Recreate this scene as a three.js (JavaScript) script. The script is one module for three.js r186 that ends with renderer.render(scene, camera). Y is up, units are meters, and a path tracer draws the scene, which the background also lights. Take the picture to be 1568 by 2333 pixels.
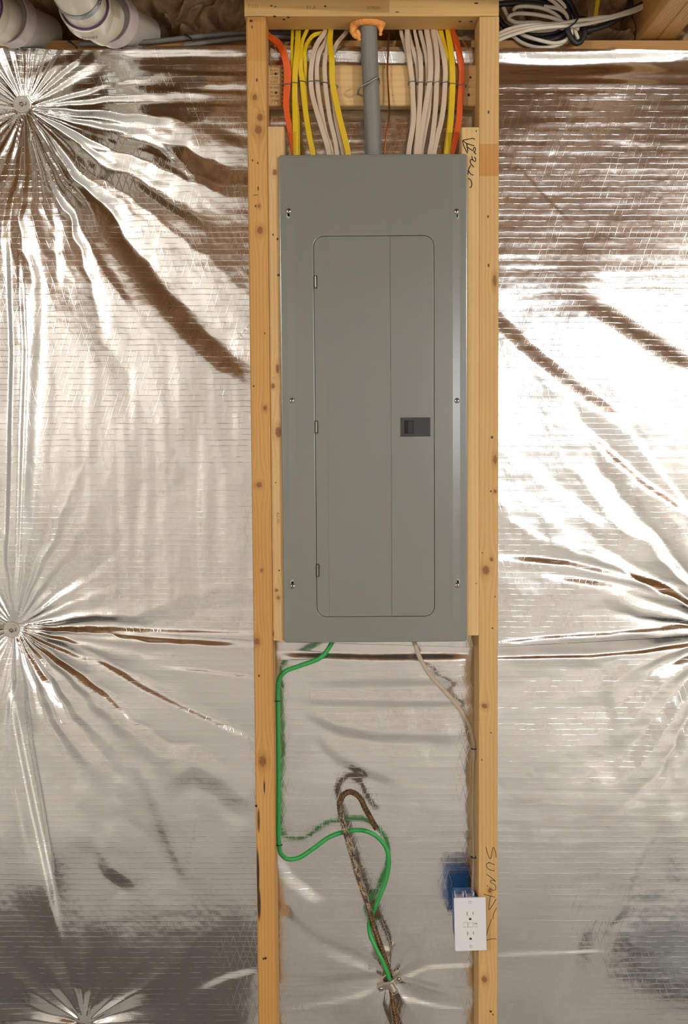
import * as THREE from 'three';
import { RoundedBoxGeometry } from 'three/addons/geometries/RoundedBoxGeometry.js';
import { mergeGeometries, mergeVertices, toCreasedNormals } from 'three/addons/utils/BufferGeometryUtils.js';
import { ImprovedNoise } from 'three/addons/math/ImprovedNoise.js';
import { MarchingCubes } from 'three/addons/objects/MarchingCubes.js';
import { RectAreaLightUniformsLib } from 'three/addons/lights/RectAreaLightUniformsLib.js';

// ---------------------------------------------------------------- camera, sky, lights, exposure
const scene = new THREE.Scene();
const FOCAL = 2750, FRAME_W = 1568, FRAME_H = 2333, HORIZON = 965;
const EYE = new THREE.Vector3(0, 1.5, 2.6);
const TILT = Math.atan((FRAME_H / 2 - HORIZON) / FOCAL);
const camera = new THREE.PerspectiveCamera(2 * Math.atan(FRAME_H / 2 / FOCAL) * 180 / Math.PI, FRAME_W / FRAME_H, 0.05, 60);
camera.position.copy(EYE);
camera.rotation.x = -TILT;
camera.updateMatrixWorld();
const renderer = new THREE.WebGLRenderer({ antialias: true });
renderer.toneMapping = THREE.LinearToneMapping;
renderer.toneMappingExposure = 0.8;
renderer.shadowMap.enabled = true;
scene.background = new THREE.Color().setRGB(0.75, 0.88, 1.0);      // overcast daylight outside the basement window
scene.backgroundIntensity = 3.0;
RectAreaLightUniformsLib.init();
const ROOM = { x0: -2.5, x1: 2.9, z1: 5.2, ceil: 2.57 };
const WIN = { x0: 1.0, x1: 2.3, y0: 1.3, y1: 2.02 };
const daylight = new THREE.RectAreaLight(new THREE.Color().setRGB(0.86, 0.92, 1.0), 7, WIN.x1 - WIN.x0, WIN.y1 - WIN.y0);
daylight.position.set((WIN.x0 + WIN.x1) / 2, (WIN.y0 + WIN.y1) / 2, ROOM.z1 + 0.03);
daylight.lookAt(daylight.position.x, daylight.position.y, 0);
daylight.name = 'window_daylight';
scene.add(daylight);

// ---------------------------------------------------------------- helpers
const V = (x, y, z) => new THREE.Vector3(x, y, z);
const SRGB = THREE.SRGBColorSpace;
let seedState = 12345;
function seed(n) { seedState = n >>> 0; }
function rnd() { seedState = (seedState + 0x6D2B79F5) >>> 0; let t = seedState; t = Math.imul(t ^ (t >>> 15), t | 1); t ^= t + Math.imul(t ^ (t >>> 7), t | 61); return ((t ^ (t >>> 14)) >>> 0) / 4294967296; }
const perlin = new ImprovedNoise();
const N = (x, y = 0, z = 0) => perlin.noise(x, y, z);
const fbm = (x, y, z, o = 4) => { let a = 0, s = 1, k = 1; for (let i = 0; i < o; i++) { a += s * N(x * k, y * k, z + i * 7.3); s *= 0.5; k *= 2.03; } return a; };
const clamp = (x, a = 0, b = 1) => Math.min(b, Math.max(a, x));
const sstep = (a, b, x) => { const t = clamp((x - a) / (b - a)); return t * t * (3 - 2 * t); };
// a point of the photograph (measured in its pixels) laid on the vertical plane at depth z, in metres
function at(px, py, z) {
  const vx = (px - FRAME_W / 2) / FOCAL, vy = -(py - FRAME_H / 2) / FOCAL, c = Math.cos(TILT), s = Math.sin(TILT);
  const dy = vy * c - s, dz = c + vy * s, t = (EYE.z - z) / dz;
  return V(vx * t, EYE.y + dy * t, z);
}
const taken = {};
function numbered(name) { const n = taken[name] = (taken[name] ?? -1) + 1; return n ? `${name}_${String(n).padStart(3, '0')}` : name; }
function shadows(m) { m.castShadow = true; m.receiveShadow = true; return m; }
function tag(o, label, category, group) { o.userData.label = label; o.userData.category = category; if (group) o.userData.group = group; return o; }
function part(name, geo, mat, parent, label) { const m = shadows(new THREE.Mesh(geo, mat)); m.name = name; parent.add(m); if (label) m.userData.label = label; return m; }
function single(name, geo, mat, label, category, group) { const m = part(numbered(name), geo, mat, scene); return tag(m, label, category, group); }
function thing(name, label, category, pos, group) { const g = new THREE.Group(); g.name = numbered(name); if (pos) g.position.copy(pos); scene.add(g); return tag(g, label, category, group); }
function struct(name, geo, mat) { const m = part(name, geo, mat, scene); m.userData.kind = 'structure'; return m; }
function std(hex, rough, metal = 0, extra = {}) { return new THREE.MeshStandardMaterial({ color: hex, roughness: rough, metalness: metal, ...extra }); }
function box(w, h, d, x = 0, y = 0, z = 0, r = 0) { const g = r ? new RoundedBoxGeometry(w, h, d, 2, r) : new THREE.BoxGeometry(w, h, d); g.translate(x, y, z); return g; }
function spanBox(x0, x1, y0, y1, z0, z1, r = 0) { return box(x1 - x0, y1 - y0, z1 - z0, (x0 + x1) / 2, (y0 + y1) / 2, (z0 + z1) / 2, r); }
function clean(list) { return mergeGeometries(list.map(g => { const n = g.index ? g.toNonIndexed() : g; for (const k of Object.keys(n.attributes)) if (!['position', 'normal', 'uv'].includes(k)) n.deleteAttribute(k); return n; })); }
function dataTex(w, h, fn, srgb = true) {
  const d = new Uint8Array(w * h * 4);
  for (let y = 0; y < h; y++) for (let x = 0; x < w; x++) { const c = fn(x, y), i = (y * w + x) * 4; d[i] = clamp(c[0], 0, 255); d[i + 1] = clamp(c[1], 0, 255); d[i + 2] = clamp(c[2], 0, 255); d[i + 3] = 255; }
  const t = new THREE.DataTexture(d, w, h); t.wrapS = t.wrapT = THREE.RepeatWrapping; t.magFilter = THREE.LinearFilter; t.minFilter = THREE.LinearFilter; if (srgb) t.colorSpace = SRGB; t.needsUpdate = true; return t;
}
function canvasTex(w, h, draw) { const c = document.createElement('canvas'); c.width = w; c.height = h; const g = c.getContext('2d'); g.clearRect(0, 0, w, h); draw(g, w, h); const t = new THREE.CanvasTexture(c); t.colorSpace = SRGB; t.magFilter = THREE.LinearFilter; return t; }
// a cable or rod swept along points [x, y, z, width, thickness]; the wide side lies across the line of sight of the wall
function sweep(pts, { ring = 14, per = 10, power = 2, shape } = {}) {
  const curve = new THREE.CatmullRomCurve3(pts.map(p => V(p[0], p[1], p[2])), false, 'centripetal');
  const n = (pts.length - 1) * per, pos = [], nor = [], uv = [], idx = [];
  let prevS = null;
  const total = curve.getLength(); let run = 0, last = null;
  for (let i = 0; i <= n; i++) {
    const t = i / n, p = curve.getPoint(t), T = curve.getTangent(t), k = Math.min(pts.length - 2, Math.floor(t * (pts.length - 1))), f = t * (pts.length - 1) - k, e = f * f * (3 - 2 * f);
    const w = THREE.MathUtils.lerp(pts[k][3], pts[k + 1][3], e) / 2, h = THREE.MathUtils.lerp(pts[k][4] ?? pts[k][3], pts[k + 1][4] ?? pts[k + 1][3], e) / 2;
    if (last) run += p.distanceTo(last); last = p;
    let S = V(0, 0, 1).cross(T).negate();
    if (S.length() < 0.15) S = prevS ? prevS.clone().addScaledVector(T, -prevS.dot(T)) : V(1, 0, 0);
    S.normalize(); if (prevS && S.dot(prevS) < 0) S.negate(); prevS = S;
    const B = T.clone().cross(S).normalize();
    for (let j = 0; j <= ring; j++) {
      const a = j / ring * Math.PI * 2, ca = Math.cos(a), sa = Math.sin(a), m = 2 / power;
      let x = Math.sign(ca) * Math.abs(ca) ** m * w, y = Math.sign(sa) * Math.abs(sa) ** m * h;
      if (shape) { const q = shape(run, a, t); x *= q; y *= q; }
      pos.push(p.x + S.x * x + B.x * y, p.y + S.y * x + B.y * y, p.z + S.z * x + B.z * y);
      uv.push(j / ring, run);
      if (j < ring && i < n) { const q = i * (ring + 1) + j; idx.push(q, q + 1, q + ring + 1, q + 1, q + ring + 2, q + ring + 1); }
    }
  }
  for (const i of [0, n]) { const c = pos.length / 3, o = i * (ring + 1), p = curve.getPoint(i / n); pos.push(p.x, p.y, p.z); uv.push(0.5, i ? total : 0); for (let j = 0; j < ring; j++) i ? idx.push(c, o + j, o + j + 1) : idx.push(c, o + j + 1, o + j); }
  const g = new THREE.BufferGeometry();
  g.setAttribute('position', new THREE.Float32BufferAttribute(pos, 3)); g.setAttribute('uv', new THREE.Float32BufferAttribute(uv, 2)); g.setIndex(idx); g.computeVertexNormals();
  // close the seam of normals
  const nm = g.attributes.normal; for (let i = 0; i <= n; i++) { const a = i * (ring + 1), b = a + ring; const s = V(nm.getX(a) + nm.getX(b), nm.getY(a) + nm.getY(b), nm.getZ(a) + nm.getZ(b)).normalize(); nm.setXYZ(a, s.x, s.y, s.z); nm.setXYZ(b, s.x, s.y, s.z); }
  return g;
}
const tube = (pts, r, seg = 40, ring = 10, closed = false) => new THREE.TubeGeometry(new THREE.CatmullRomCurve3(pts, closed, 'centripetal'), seg, r, ring, closed);
function rod(a, b, r, ring = 12) { const d = b.clone().sub(a), g = new THREE.CylinderGeometry(r, r, d.length(), ring); g.translate(0, d.length() / 2, 0); g.applyQuaternion(new THREE.Quaternion().setFromUnitVectors(V(0, 1, 0), d.clone().normalize())); g.translate(a.x, a.y, a.z); return g; }
// a pen stroke: a thin flat ribbon on a face looking along +z
function stroke(points, width, thick = 0.0003) {
  const c = new THREE.CatmullRomCurve3(points.map(p => V(p.x, p.y, 0)), false, 'centripetal'), n = Math.max(4, points.length * 5), P = c.getPoints(n), z = points[0].z, L = [], R = [];
  for (let i = 0; i <= n; i++) { const t = c.getTangent(i / n); L.push(new THREE.Vector2(P[i].x - t.y * width / 2, P[i].y + t.x * width / 2)); R.unshift(new THREE.Vector2(P[i].x + t.y * width / 2, P[i].y - t.x * width / 2)); }
  const g = new THREE.ExtrudeGeometry(new THREE.Shape([...L, ...R]), { depth: thick, bevelEnabled: false }); g.translate(0, 0, z); return g;
}
function roundRect(w, h, r, cx = 0, cy = 0, rr) {       // rr: radii tl tr br bl
  const [a, b, c, d] = rr ?? [r, r, r, r], s = new THREE.Shape(), x0 = cx - w / 2, x1 = cx + w / 2, y0 = cy - h / 2, y1 = cy + h / 2;
  s.moveTo(x0 + a, y1); s.lineTo(x1 - b, y1); if (b) s.absarc(x1 - b, y1 - b, b, Math.PI / 2, 0, true); s.lineTo(x1, y0 + c); if (c) s.absarc(x1 - c, y0 + c, c, 0, -Math.PI / 2, true);
  s.lineTo(x0 + d, y0); if (d) s.absarc(x0 + d, y0 + d, d, -Math.PI / 2, -Math.PI, true); s.lineTo(x0, y1 - a); if (a) s.absarc(x0 + a, y1 - a, a, Math.PI, Math.PI / 2, true); return s;
}
function slab(shape, depth, bevel, z = 0, curve = 8) { const g = new THREE.ExtrudeGeometry(shape, { depth: Math.max(1e-5, depth - 2 * bevel), bevelEnabled: bevel > 0, bevelThickness: bevel, bevelSize: bevel, bevelOffset: -bevel, bevelSegments: 2, curveSegments: curve }); g.translate(0, 0, z + bevel); return g; }

// ---------------------------------------------------------------- lumber
// texture around (u) and along (v) a board; knots etc. are given on the front face: x from its middle, t from its foot, in metres
function lumberTexture({ w, d, len, tone = [206, 160, 98], dark = [150, 98, 48], seedN = 1, knots = [], specks = [], patches = [], ring = 0.007, size = [384, 2048], contrast = 1 }) {
  const P = 2 * (w + d), [W, H] = size, k0 = seedN * 13.37;
  return dataTex(W, H, (X, Y) => {
    let s = (X / W - 0.5) * P, t = Y / H * len, warp = 0, kd = 0, kr = 0;
    for (const k of knots) { const dx = (s - k.x), dy = (t - k.t), R = k.r; if (Math.abs(dx) > R * 8 || Math.abs(dy) > R * 14) continue; const e = Math.exp(-(dx * dx) / (R * R * 8) - (dy * dy) / (R * R * 22)); warp += Math.sign(dx || 1) * e * R * 1.4 * (1 - Math.exp(-Math.abs(dx) / R)); const q = Math.hypot(dx * (k.ax ?? 1.15), dy * (k.ay ?? 0.9)) / R + 0.25 * N(dx * 300, dy * 300, seedN); kd = Math.max(kd, 1 - sstep(0.55, 1.05, q)); kr = Math.max(kr, (1 - sstep(0.9, 2.4, q)) * 0.6); }
    const s2 = s - warp + 0.004 * N(s * 9, t * 1.1, k0) + 0.0015 * N(s * 40, t * 5, k0 + 3);
    const rings = Math.pow(0.5 + 0.5 * Math.sin(s2 / ring * 6.283 + 3 * N(s2 * 30, t * 0.5, k0 + 9)), 3);
    const fibre = 0.5 * N(s2 * 900, t * 14, k0 + 5) + 0.5 * N(s2 * 2200, t * 40, k0 + 6), blotch = fbm(s * 14, t * 2.2, k0 + 8, 3);
    let m = clamp(0.10 + contrast * (0.20 * rings + 0.15 * fibre + 0.14 * blotch) + kr * 0.5, 0, 1);
    let c = [0, 1, 2].map(i => tone[i] * (1 - m) + dark[i] * m);
    if (kd > 0) c = c.map((v, i) => v * (1 - kd * 0.8) + [122, 76, 36][i] * kd * 0.8);
    for (const q of patches) if (s > q.x0 && s < q.x1 && t > q.t0 && t < q.t1) c = c.map((v, i) => v * q.mul[i]);
    for (const q of specks) { const e = Math.hypot((s - q.x) / (q.w ?? 0.0016), (t - q.t) / (q.h ?? 0.0016)); if (e < 1.2) { const f = 1 - sstep(0.6, 1.2, e); c = c.map((v, i) => v * (1 - f) + (q.c ?? [58, 40, 24])[i] * f); } }
    return c;
  });
}
// board of width w (x), depth d (z), length len (y up from its foot), rounded edges
function lumberGeo(w, d, len, r = 0.003, rows = 24, bend = null) {
  const prof = [], P = 2 * (w + d), sg = 5;
  const corners = [[-w / 2 + r, -d / 2 + r, Math.PI, 1.5 * Math.PI], [w / 2 - r, -d / 2 + r, 1.5 * Math.PI, 2 * Math.PI], [w / 2 - r, d / 2 - r, 0, Math.PI / 2], [-w / 2 + r, d / 2 - r, Math.PI / 2, Math.PI]];
  for (const [cx, cz, a0, a1] of corners) for (let i = 0; i <= sg; i++) { const a = a0 + (a1 - a0) * i / sg; prof.push([cx + Math.cos(a) * r, cz + Math.sin(a) * r, Math.cos(a), Math.sin(a)]); }
  // texture coordinate around the board: 0.5 on the middle of the front (+z) face
  const uOf = ([x, z, nx, nz]) => nz > 0.707 ? 0.5 + x / P : nx > 0.707 ? 0.5 + (w / 2 + (d / 2 - z)) / P : nx < -0.707 ? 0.5 - (w / 2 + (d / 2 - z)) / P : (x > 0 ? 0.5 + (w / 2 + d + (w / 2 - x)) / P : 0.5 - (w / 2 + d + (w / 2 + x)) / P);
  const pos = [], nor = [], uv = [], idx = [], m = prof.length;
  for (let i = 0; i <= rows; i++) for (let j = 0; j < m; j++) { const q = prof[j], y = len * i / rows, b = bend ? bend(y, q[0], q[1]) : [0, 0]; pos.push(q[0] + b[0], y, q[1] + b[1]); nor.push(q[2], 0, q[3]); uv.push(uOf(q), i / rows); }
  for (let i = 0; i < rows; i++) for (let j = 0; j < m; j++) { const a = i * m + j, b = i * m + (j + 1) % m, ua = uv[2 * a], ub = uv[2 * b]; if (Math.abs(ua - ub) > 0.6) continue; idx.push(a, a + m, b, b, a + m, b + m); }
  // back closing strip with its own coordinates
  for (let i = 0; i < rows; i++) for (let j = 0; j < m; j++) { const a = i * m + j, b = i * m + (j + 1) % m; if (Math.abs(uv[2 * a] - uv[2 * b]) > 0.6) { const c = pos.length / 3; for (const [q, u] of [[a, 0.01], [b, 0.03], [a + m, 0.01], [b + m, 0.03]]) { pos.push(pos[3 * q], pos[3 * q + 1], pos[3 * q + 2]); nor.push(nor[3 * q], 0, nor[3 * q + 2]); uv.push(u, uv[2 * q + 1]); } idx.push(c, c + 2, c + 1, c + 1, c + 2, c + 3); } }
  for (const e of [0, 1]) { const c = pos.length / 3, y = e * len, o = e * rows * m; pos.push(pos[3 * o] * 0 + (bend ? bend(y, 0, 0)[0] : 0), y, bend ? bend(y, 0, 0)[1] : 0); nor.push(0, e ? 1 : -1, 0); uv.push(0.5, e ? 0.999 : 0.001); for (let j = 0; j < m; j++) { const q = o + j; pos.push(pos[3 * q], pos[3 * q + 1], pos[3 * q + 2]); nor.push(0, e ? 1 : -1, 0); uv.push(0.5 + prof[j][0] / P, e ? 0.98 : 0.02); } for (let j = 0; j < m; j++) { const a = c + 1 + j, b = c + 1 + (j + 1) % m; e ? idx.push(c, b, a) : idx.push(c, a, b); } }
  const g = new THREE.BufferGeometry(); g.setAttribute('position', new THREE.Float32BufferAttribute(pos, 3)); g.setAttribute('normal', new THREE.Float32BufferAttribute(nor, 3)); g.setAttribute('uv', new THREE.Float32BufferAttribute(uv, 2)); g.setIndex(idx); return g;
}
const woodMat = tex => new THREE.MeshStandardMaterial({ map: tex, roughness: 0.62 });
// ---------------------------------------------------------------- the room
function noiseTex(size, tone, amp, f, sd) { return dataTex(size, size, (x, y) => { const a = x / size * 6.2832, b = y / size * 6.2832; const n = fbm(Math.cos(a) * f + sd, Math.sin(a) * f + Math.cos(b) * f, Math.sin(b) * f, 4) + 0.5 * (rnd() - 0.5); return tone.map(c => c * (1 + amp * n)); }); }
seed(5);
const concreteTex = noiseTex(512, [186, 184, 181], 0.12, 2.2, 3); concreteTex.repeat.set(2.5, 2.5);
const drywallTex = noiseTex(256, [226, 227, 228], 0.03, 3, 9); drywallTex.repeat.set(3, 2);
const osbTex = dataTex(512, 512, (x, y) => { const u = x / 512, v = y / 512, q = N(u * 26 + 4 * N(u * 9, v * 9, 2), v * 40, 1) + 0.6 * N(u * 70, v * 30, 4); return [[164, 118, 68], [126, 86, 46], [184, 142, 92]][q > 0.18 ? 2 : q < -0.2 ? 1 : 0].map(c => c * (1 + 0.1 * N(u * 200, v * 200, 7))); }); osbTex.repeat.set(4, 4);
const concreteMat = new THREE.MeshStandardMaterial({ map: concreteTex, roughness: 0.75 });
const drywallMat = new THREE.MeshStandardMaterial({ map: drywallTex, roughness: 0.9 });
const osbMat = new THREE.MeshStandardMaterial({ map: osbTex, roughness: 0.85 });
const R0 = ROOM.x0, R1 = ROOM.x1, RZ = ROOM.z1, RC = ROOM.ceil;
struct('floor', spanBox(R0 - 0.1, R1 + 0.1, -0.1, 0, -0.3, RZ + 0.15), concreteMat);
const ceiling = struct('ceiling', spanBox(R0 - 0.1, R1 + 0.1, RC, RC + 0.03, -0.3, RZ + 0.15), osbMat);
struct('wall_left', spanBox(R0 - 0.1, R0, 0, RC, -0.3, RZ + 0.15), drywallMat);
struct('wall_right', spanBox(R1, R1 + 0.1, 0, RC, -0.3, RZ + 0.15), drywallMat);
struct('wall_back', clean([spanBox(R0, R1, 0, 2.278, -0.3, -0.06), spanBox(R0, R1, 2.278, RC, -0.3, -0.27)]), concreteMat);
struct('wall_front', clean([spanBox(R0, WIN.x0, 0, RC, RZ, RZ + 0.15), spanBox(WIN.x1, R1, 0, RC, RZ, RZ + 0.15), spanBox(WIN.x0, WIN.x1, 0, WIN.y0, RZ, RZ + 0.15), spanBox(WIN.x0, WIN.x1, WIN.y1, RC, RZ, RZ + 0.15)]), drywallMat);
const winFrameMat = std(0xf0f0ee, 0.5);
const wcx = (WIN.x0 + WIN.x1) / 2, wcy = (WIN.y0 + WIN.y1) / 2, ww = WIN.x1 - WIN.x0, wh = WIN.y1 - WIN.y0;
const win = struct('window_1', clean([box(ww, 0.04, 0.05, wcx, WIN.y0 + 0.02, RZ + 0.1), box(ww, 0.04, 0.05, wcx, WIN.y1 - 0.02, RZ + 0.1), box(0.04, wh, 0.05, WIN.x0 + 0.02, wcy, RZ + 0.1), box(0.04, wh, 0.05, WIN.x1 - 0.02, wcy, RZ + 0.1), box(0.04, wh, 0.045, wcx, wcy, RZ + 0.1)]), winFrameMat);
part('pane', box(ww - 0.08, wh - 0.08, 0.004, wcx, wcy, RZ + 0.1), new THREE.MeshPhysicalMaterial({ color: 0xffffff, roughness: 0.02, transmission: 1, thickness: 0 }), win);
// joists overhead and unseen bare framing across the room, to warm the foil reflections
const plainLumber = woodMat(lumberTexture({ w: 0.038, d: 0.235, len: 2.4, seedN: 50, size: [256, 1024], tone: [200, 152, 92] }));
const joistGeo = spanBox(-0.019, 0.019, 2.321, RC - 0.001, 0.25, RZ - 0.01);
for (const x of [-2.2, -1.7, -1.22, -0.88, -0.304, 0.184, 1.16, 1.65, 2.14, 2.6]) { const j = part('joist', joistGeo, plainLumber, ceiling); j.position.x = x; }
const framing = new THREE.Group(); framing.name = 'trim_1'; framing.userData.kind = 'structure'; scene.add(framing);
for (let x = -2.4; x < 2.9; x += 0.55) { const s = x > WIN.x0 - 0.05 && x < WIN.x1 + 0.05; const m = part('stud', s ? spanBox(-0.02, 0.02, 0, WIN.y0 - 0.02, RZ - 0.09, RZ - 0.001) : spanBox(-0.02, 0.02, 0, RC - 0.01, RZ - 0.09, RZ - 0.001), plainLumber, framing); m.position.x = x; }
// unseen bare bulbs on porcelain holders, placed out of view to light wall and floor
const bulbMat = new THREE.MeshStandardMaterial({ color: 0xffffff, emissive: new THREE.Color().setRGB(0.98, 1, 0.95), emissiveIntensity: 40, roughness: 0.4 });
const porcelain = std(0xe8e4da, 0.35);
for (const [x, z, cd, label] of [[-2.36, 3.6, 11, 'unseen bare bulb on the ceiling holder toward the drain pipes'], [2.62, 3.5, 17, 'unseen bare bulb on the ceiling holder toward the sump cover']]) {
  const g = thing('unseen_ceiling_lamp', label, 'lamp', V(x, 2.32, z));
  part('holder', new THREE.LatheGeometry([[0, 0.25], [0.06, 0.25], [0.06, 0.0], [0.05, -0.02], [0.03, -0.03], [0.022, -0.045], [0, -0.045]].map(p => new THREE.Vector2(...p)), 24), porcelain, g);
  part('bulb', new THREE.LatheGeometry([[0, -0.15], [0.014, -0.147], [0.026, -0.135], [0.031, -0.115], [0.028, -0.095], [0.016, -0.07], [0.013, -0.046], [0, -0.046]].map(p => new THREE.Vector2(...p)), 24), bulbMat, g);
  const l = new THREE.PointLight(new THREE.Color().setRGB(0.98, 1, 0.95), cd); l.position.set(0, -0.115, 0); l.castShadow = true; l.shadow.radius = 1.5; g.add(l);
}
// unseen sump pit cover, suggested by the stud's lettering, placed to darken the foil reflection
{
  const g = thing('unseen_sump_cover', 'unseen round black plastic sump pit cover on the floor, darkening the lower foil reflection', 'cover', V(1.02, 0.001, 0.72));
  const black = std(0x17181b, 0.5);
  part('lid', new THREE.LatheGeometry([[0, 0.022], [0.27, 0.022], [0.285, 0.016], [0.29, 0], [0, 0]].map(p => new THREE.Vector2(...p)), 48), black, g);
  for (let i = 0; i < 6; i++) { const a = i / 6 * 6.283; part('bolt', new THREE.CylinderGeometry(0.008, 0.008, 0.01, 6).translate(Math.cos(a) * 0.26, 0.026, Math.sin(a) * 0.26), std(0x888888, 0.4, 1), g); }
}

{
  // an unseen dark mat, placed so its reflection darkens the foot of the foil
  const g = thing('unseen_floor_mat', 'unseen dark gray rubber mat placed to darken the foot of the left foil bay', 'mat', V(-0.78, 0.001, 0.6));
  part('mat', slab(roundRect(1.1, 0.72, 0.05), 0.012, 0.003).rotateX(-Math.PI / 2), std(0x67645f, 0.85), g);
  for (let i = 0; i < 12; i++) part('rib', box(0.012, 0.004, 0.66, -0.5 + i * 0.091, 0.013, 0, 0.001), std(0x5c5955, 0.85), g);
}

// ---------------------------------------------------------------- foil-faced insulation blankets on the wall
// reinforcing threads pressed through the foil: level threads 12 mm apart, slanting threads 15 mm apart
const SCRIM = 0.48;
const scrimTex = (() => {
  const n = 2048, d = new Float32Array(n * n * 4); seed(77);
  const wob = Array.from({ length: 64 }, () => rnd() * 6.28), rowA = Array.from({ length: 40 }, () => 0.7 + 0.6 * rnd());
  const per = (u, v, f, z) => { const a = u * 6.28318, b = v * 6.28318, k = f / 6.28318; return N(Math.cos(a) * k + z, Math.sin(a) * k + Math.cos(b) * k * 1.01, Math.sin(b) * k + z * 0.7); };
  const g1 = (x, w) => Math.exp(-(x * x) / (w * w));
  for (let y = 0; y < n; y++) { const v = y / n, ty = v * SCRIM * 1000; for (let x = 0; x < n; x++) {
    const u = x / n, tx = u * SCRIM * 1000;
    const w1 = 0.35 * Math.sin(u * 6.283 * 5 + wob[1]) + 0.25 * Math.sin(u * 6.283 * 11 + wob[2]);
    let q = (ty + w1) / 12, row = Math.floor(q + 0.5), dy = (q - row) * 12, hor = g1(dy, 0.55) * rowA[((row % 40) + 40) % 40];
    const sag = 0.5 - 0.5 * Math.cos((q) * 6.28318);
    const ph = 0.9 * Math.sin(v * 6.283 * 7 + wob[3]) + 0.5 * Math.sin(v * 6.283 * 3 + u * 6.283 * 4);
    const lean = 7.5 / 24, cs = Math.cos(Math.atan(lean));
    const da = (((tx + ty * lean + ph) / 15 + 0.5) % 1 + 1) % 1 - 0.5, db = (((tx - ty * lean - ph * 0.7) / 15 + 0.5) % 1 + 1) % 1 - 0.5;
    const diag = Math.max(g1(da * 15 * cs, 0.5), g1(db * 15 * cs, 0.5));
    const cr = per(u, v, 60, 1), cr2 = per(u, v, 150, 5), big = per(u, v, 18, 8);
    const crease = Math.max(0, 1 - Math.abs(per(u, v, 40, 12)) * 14) * clamp(0.3 + 2 * big);
    const h = 0.30 + 0.30 * Math.max(hor * clamp(0.75 + 1.2 * per(u, v, 24, 31), 0.35, 1.1), diag * 0.72 * clamp(0.62 + 1.5 * per(u, v, 16, 44), 0.2, 1)) - 0.03 * sag + 0.045 * cr + 0.02 * cr2 + 0.04 * crease;
    const i = (y * n + x) * 4; d[i] = d[i + 1] = d[i + 2] = h; d[i + 3] = 1;
  } }
  const t = new THREE.DataTexture(d, n, n, THREE.RGBAFormat, THREE.FloatType); t.wrapS = t.wrapT = THREE.RepeatWrapping; t.magFilter = THREE.LinearFilter; t.minFilter = THREE.LinearFilter; t.needsUpdate = true; return t;
})();
const foilMat = new THREE.MeshStandardMaterial({ color: new THREE.Color().setRGB(0.86, 0.86, 0.84), metalness: 1, roughness: 0.15, bumpMap: scrimTex, bumpScale: 0.00033 });
const tapeMat = new THREE.MeshStandardMaterial({ color: new THREE.Color().setRGB(0.86, 0.85, 0.83), metalness: 1, roughness: 0.14 });
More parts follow.
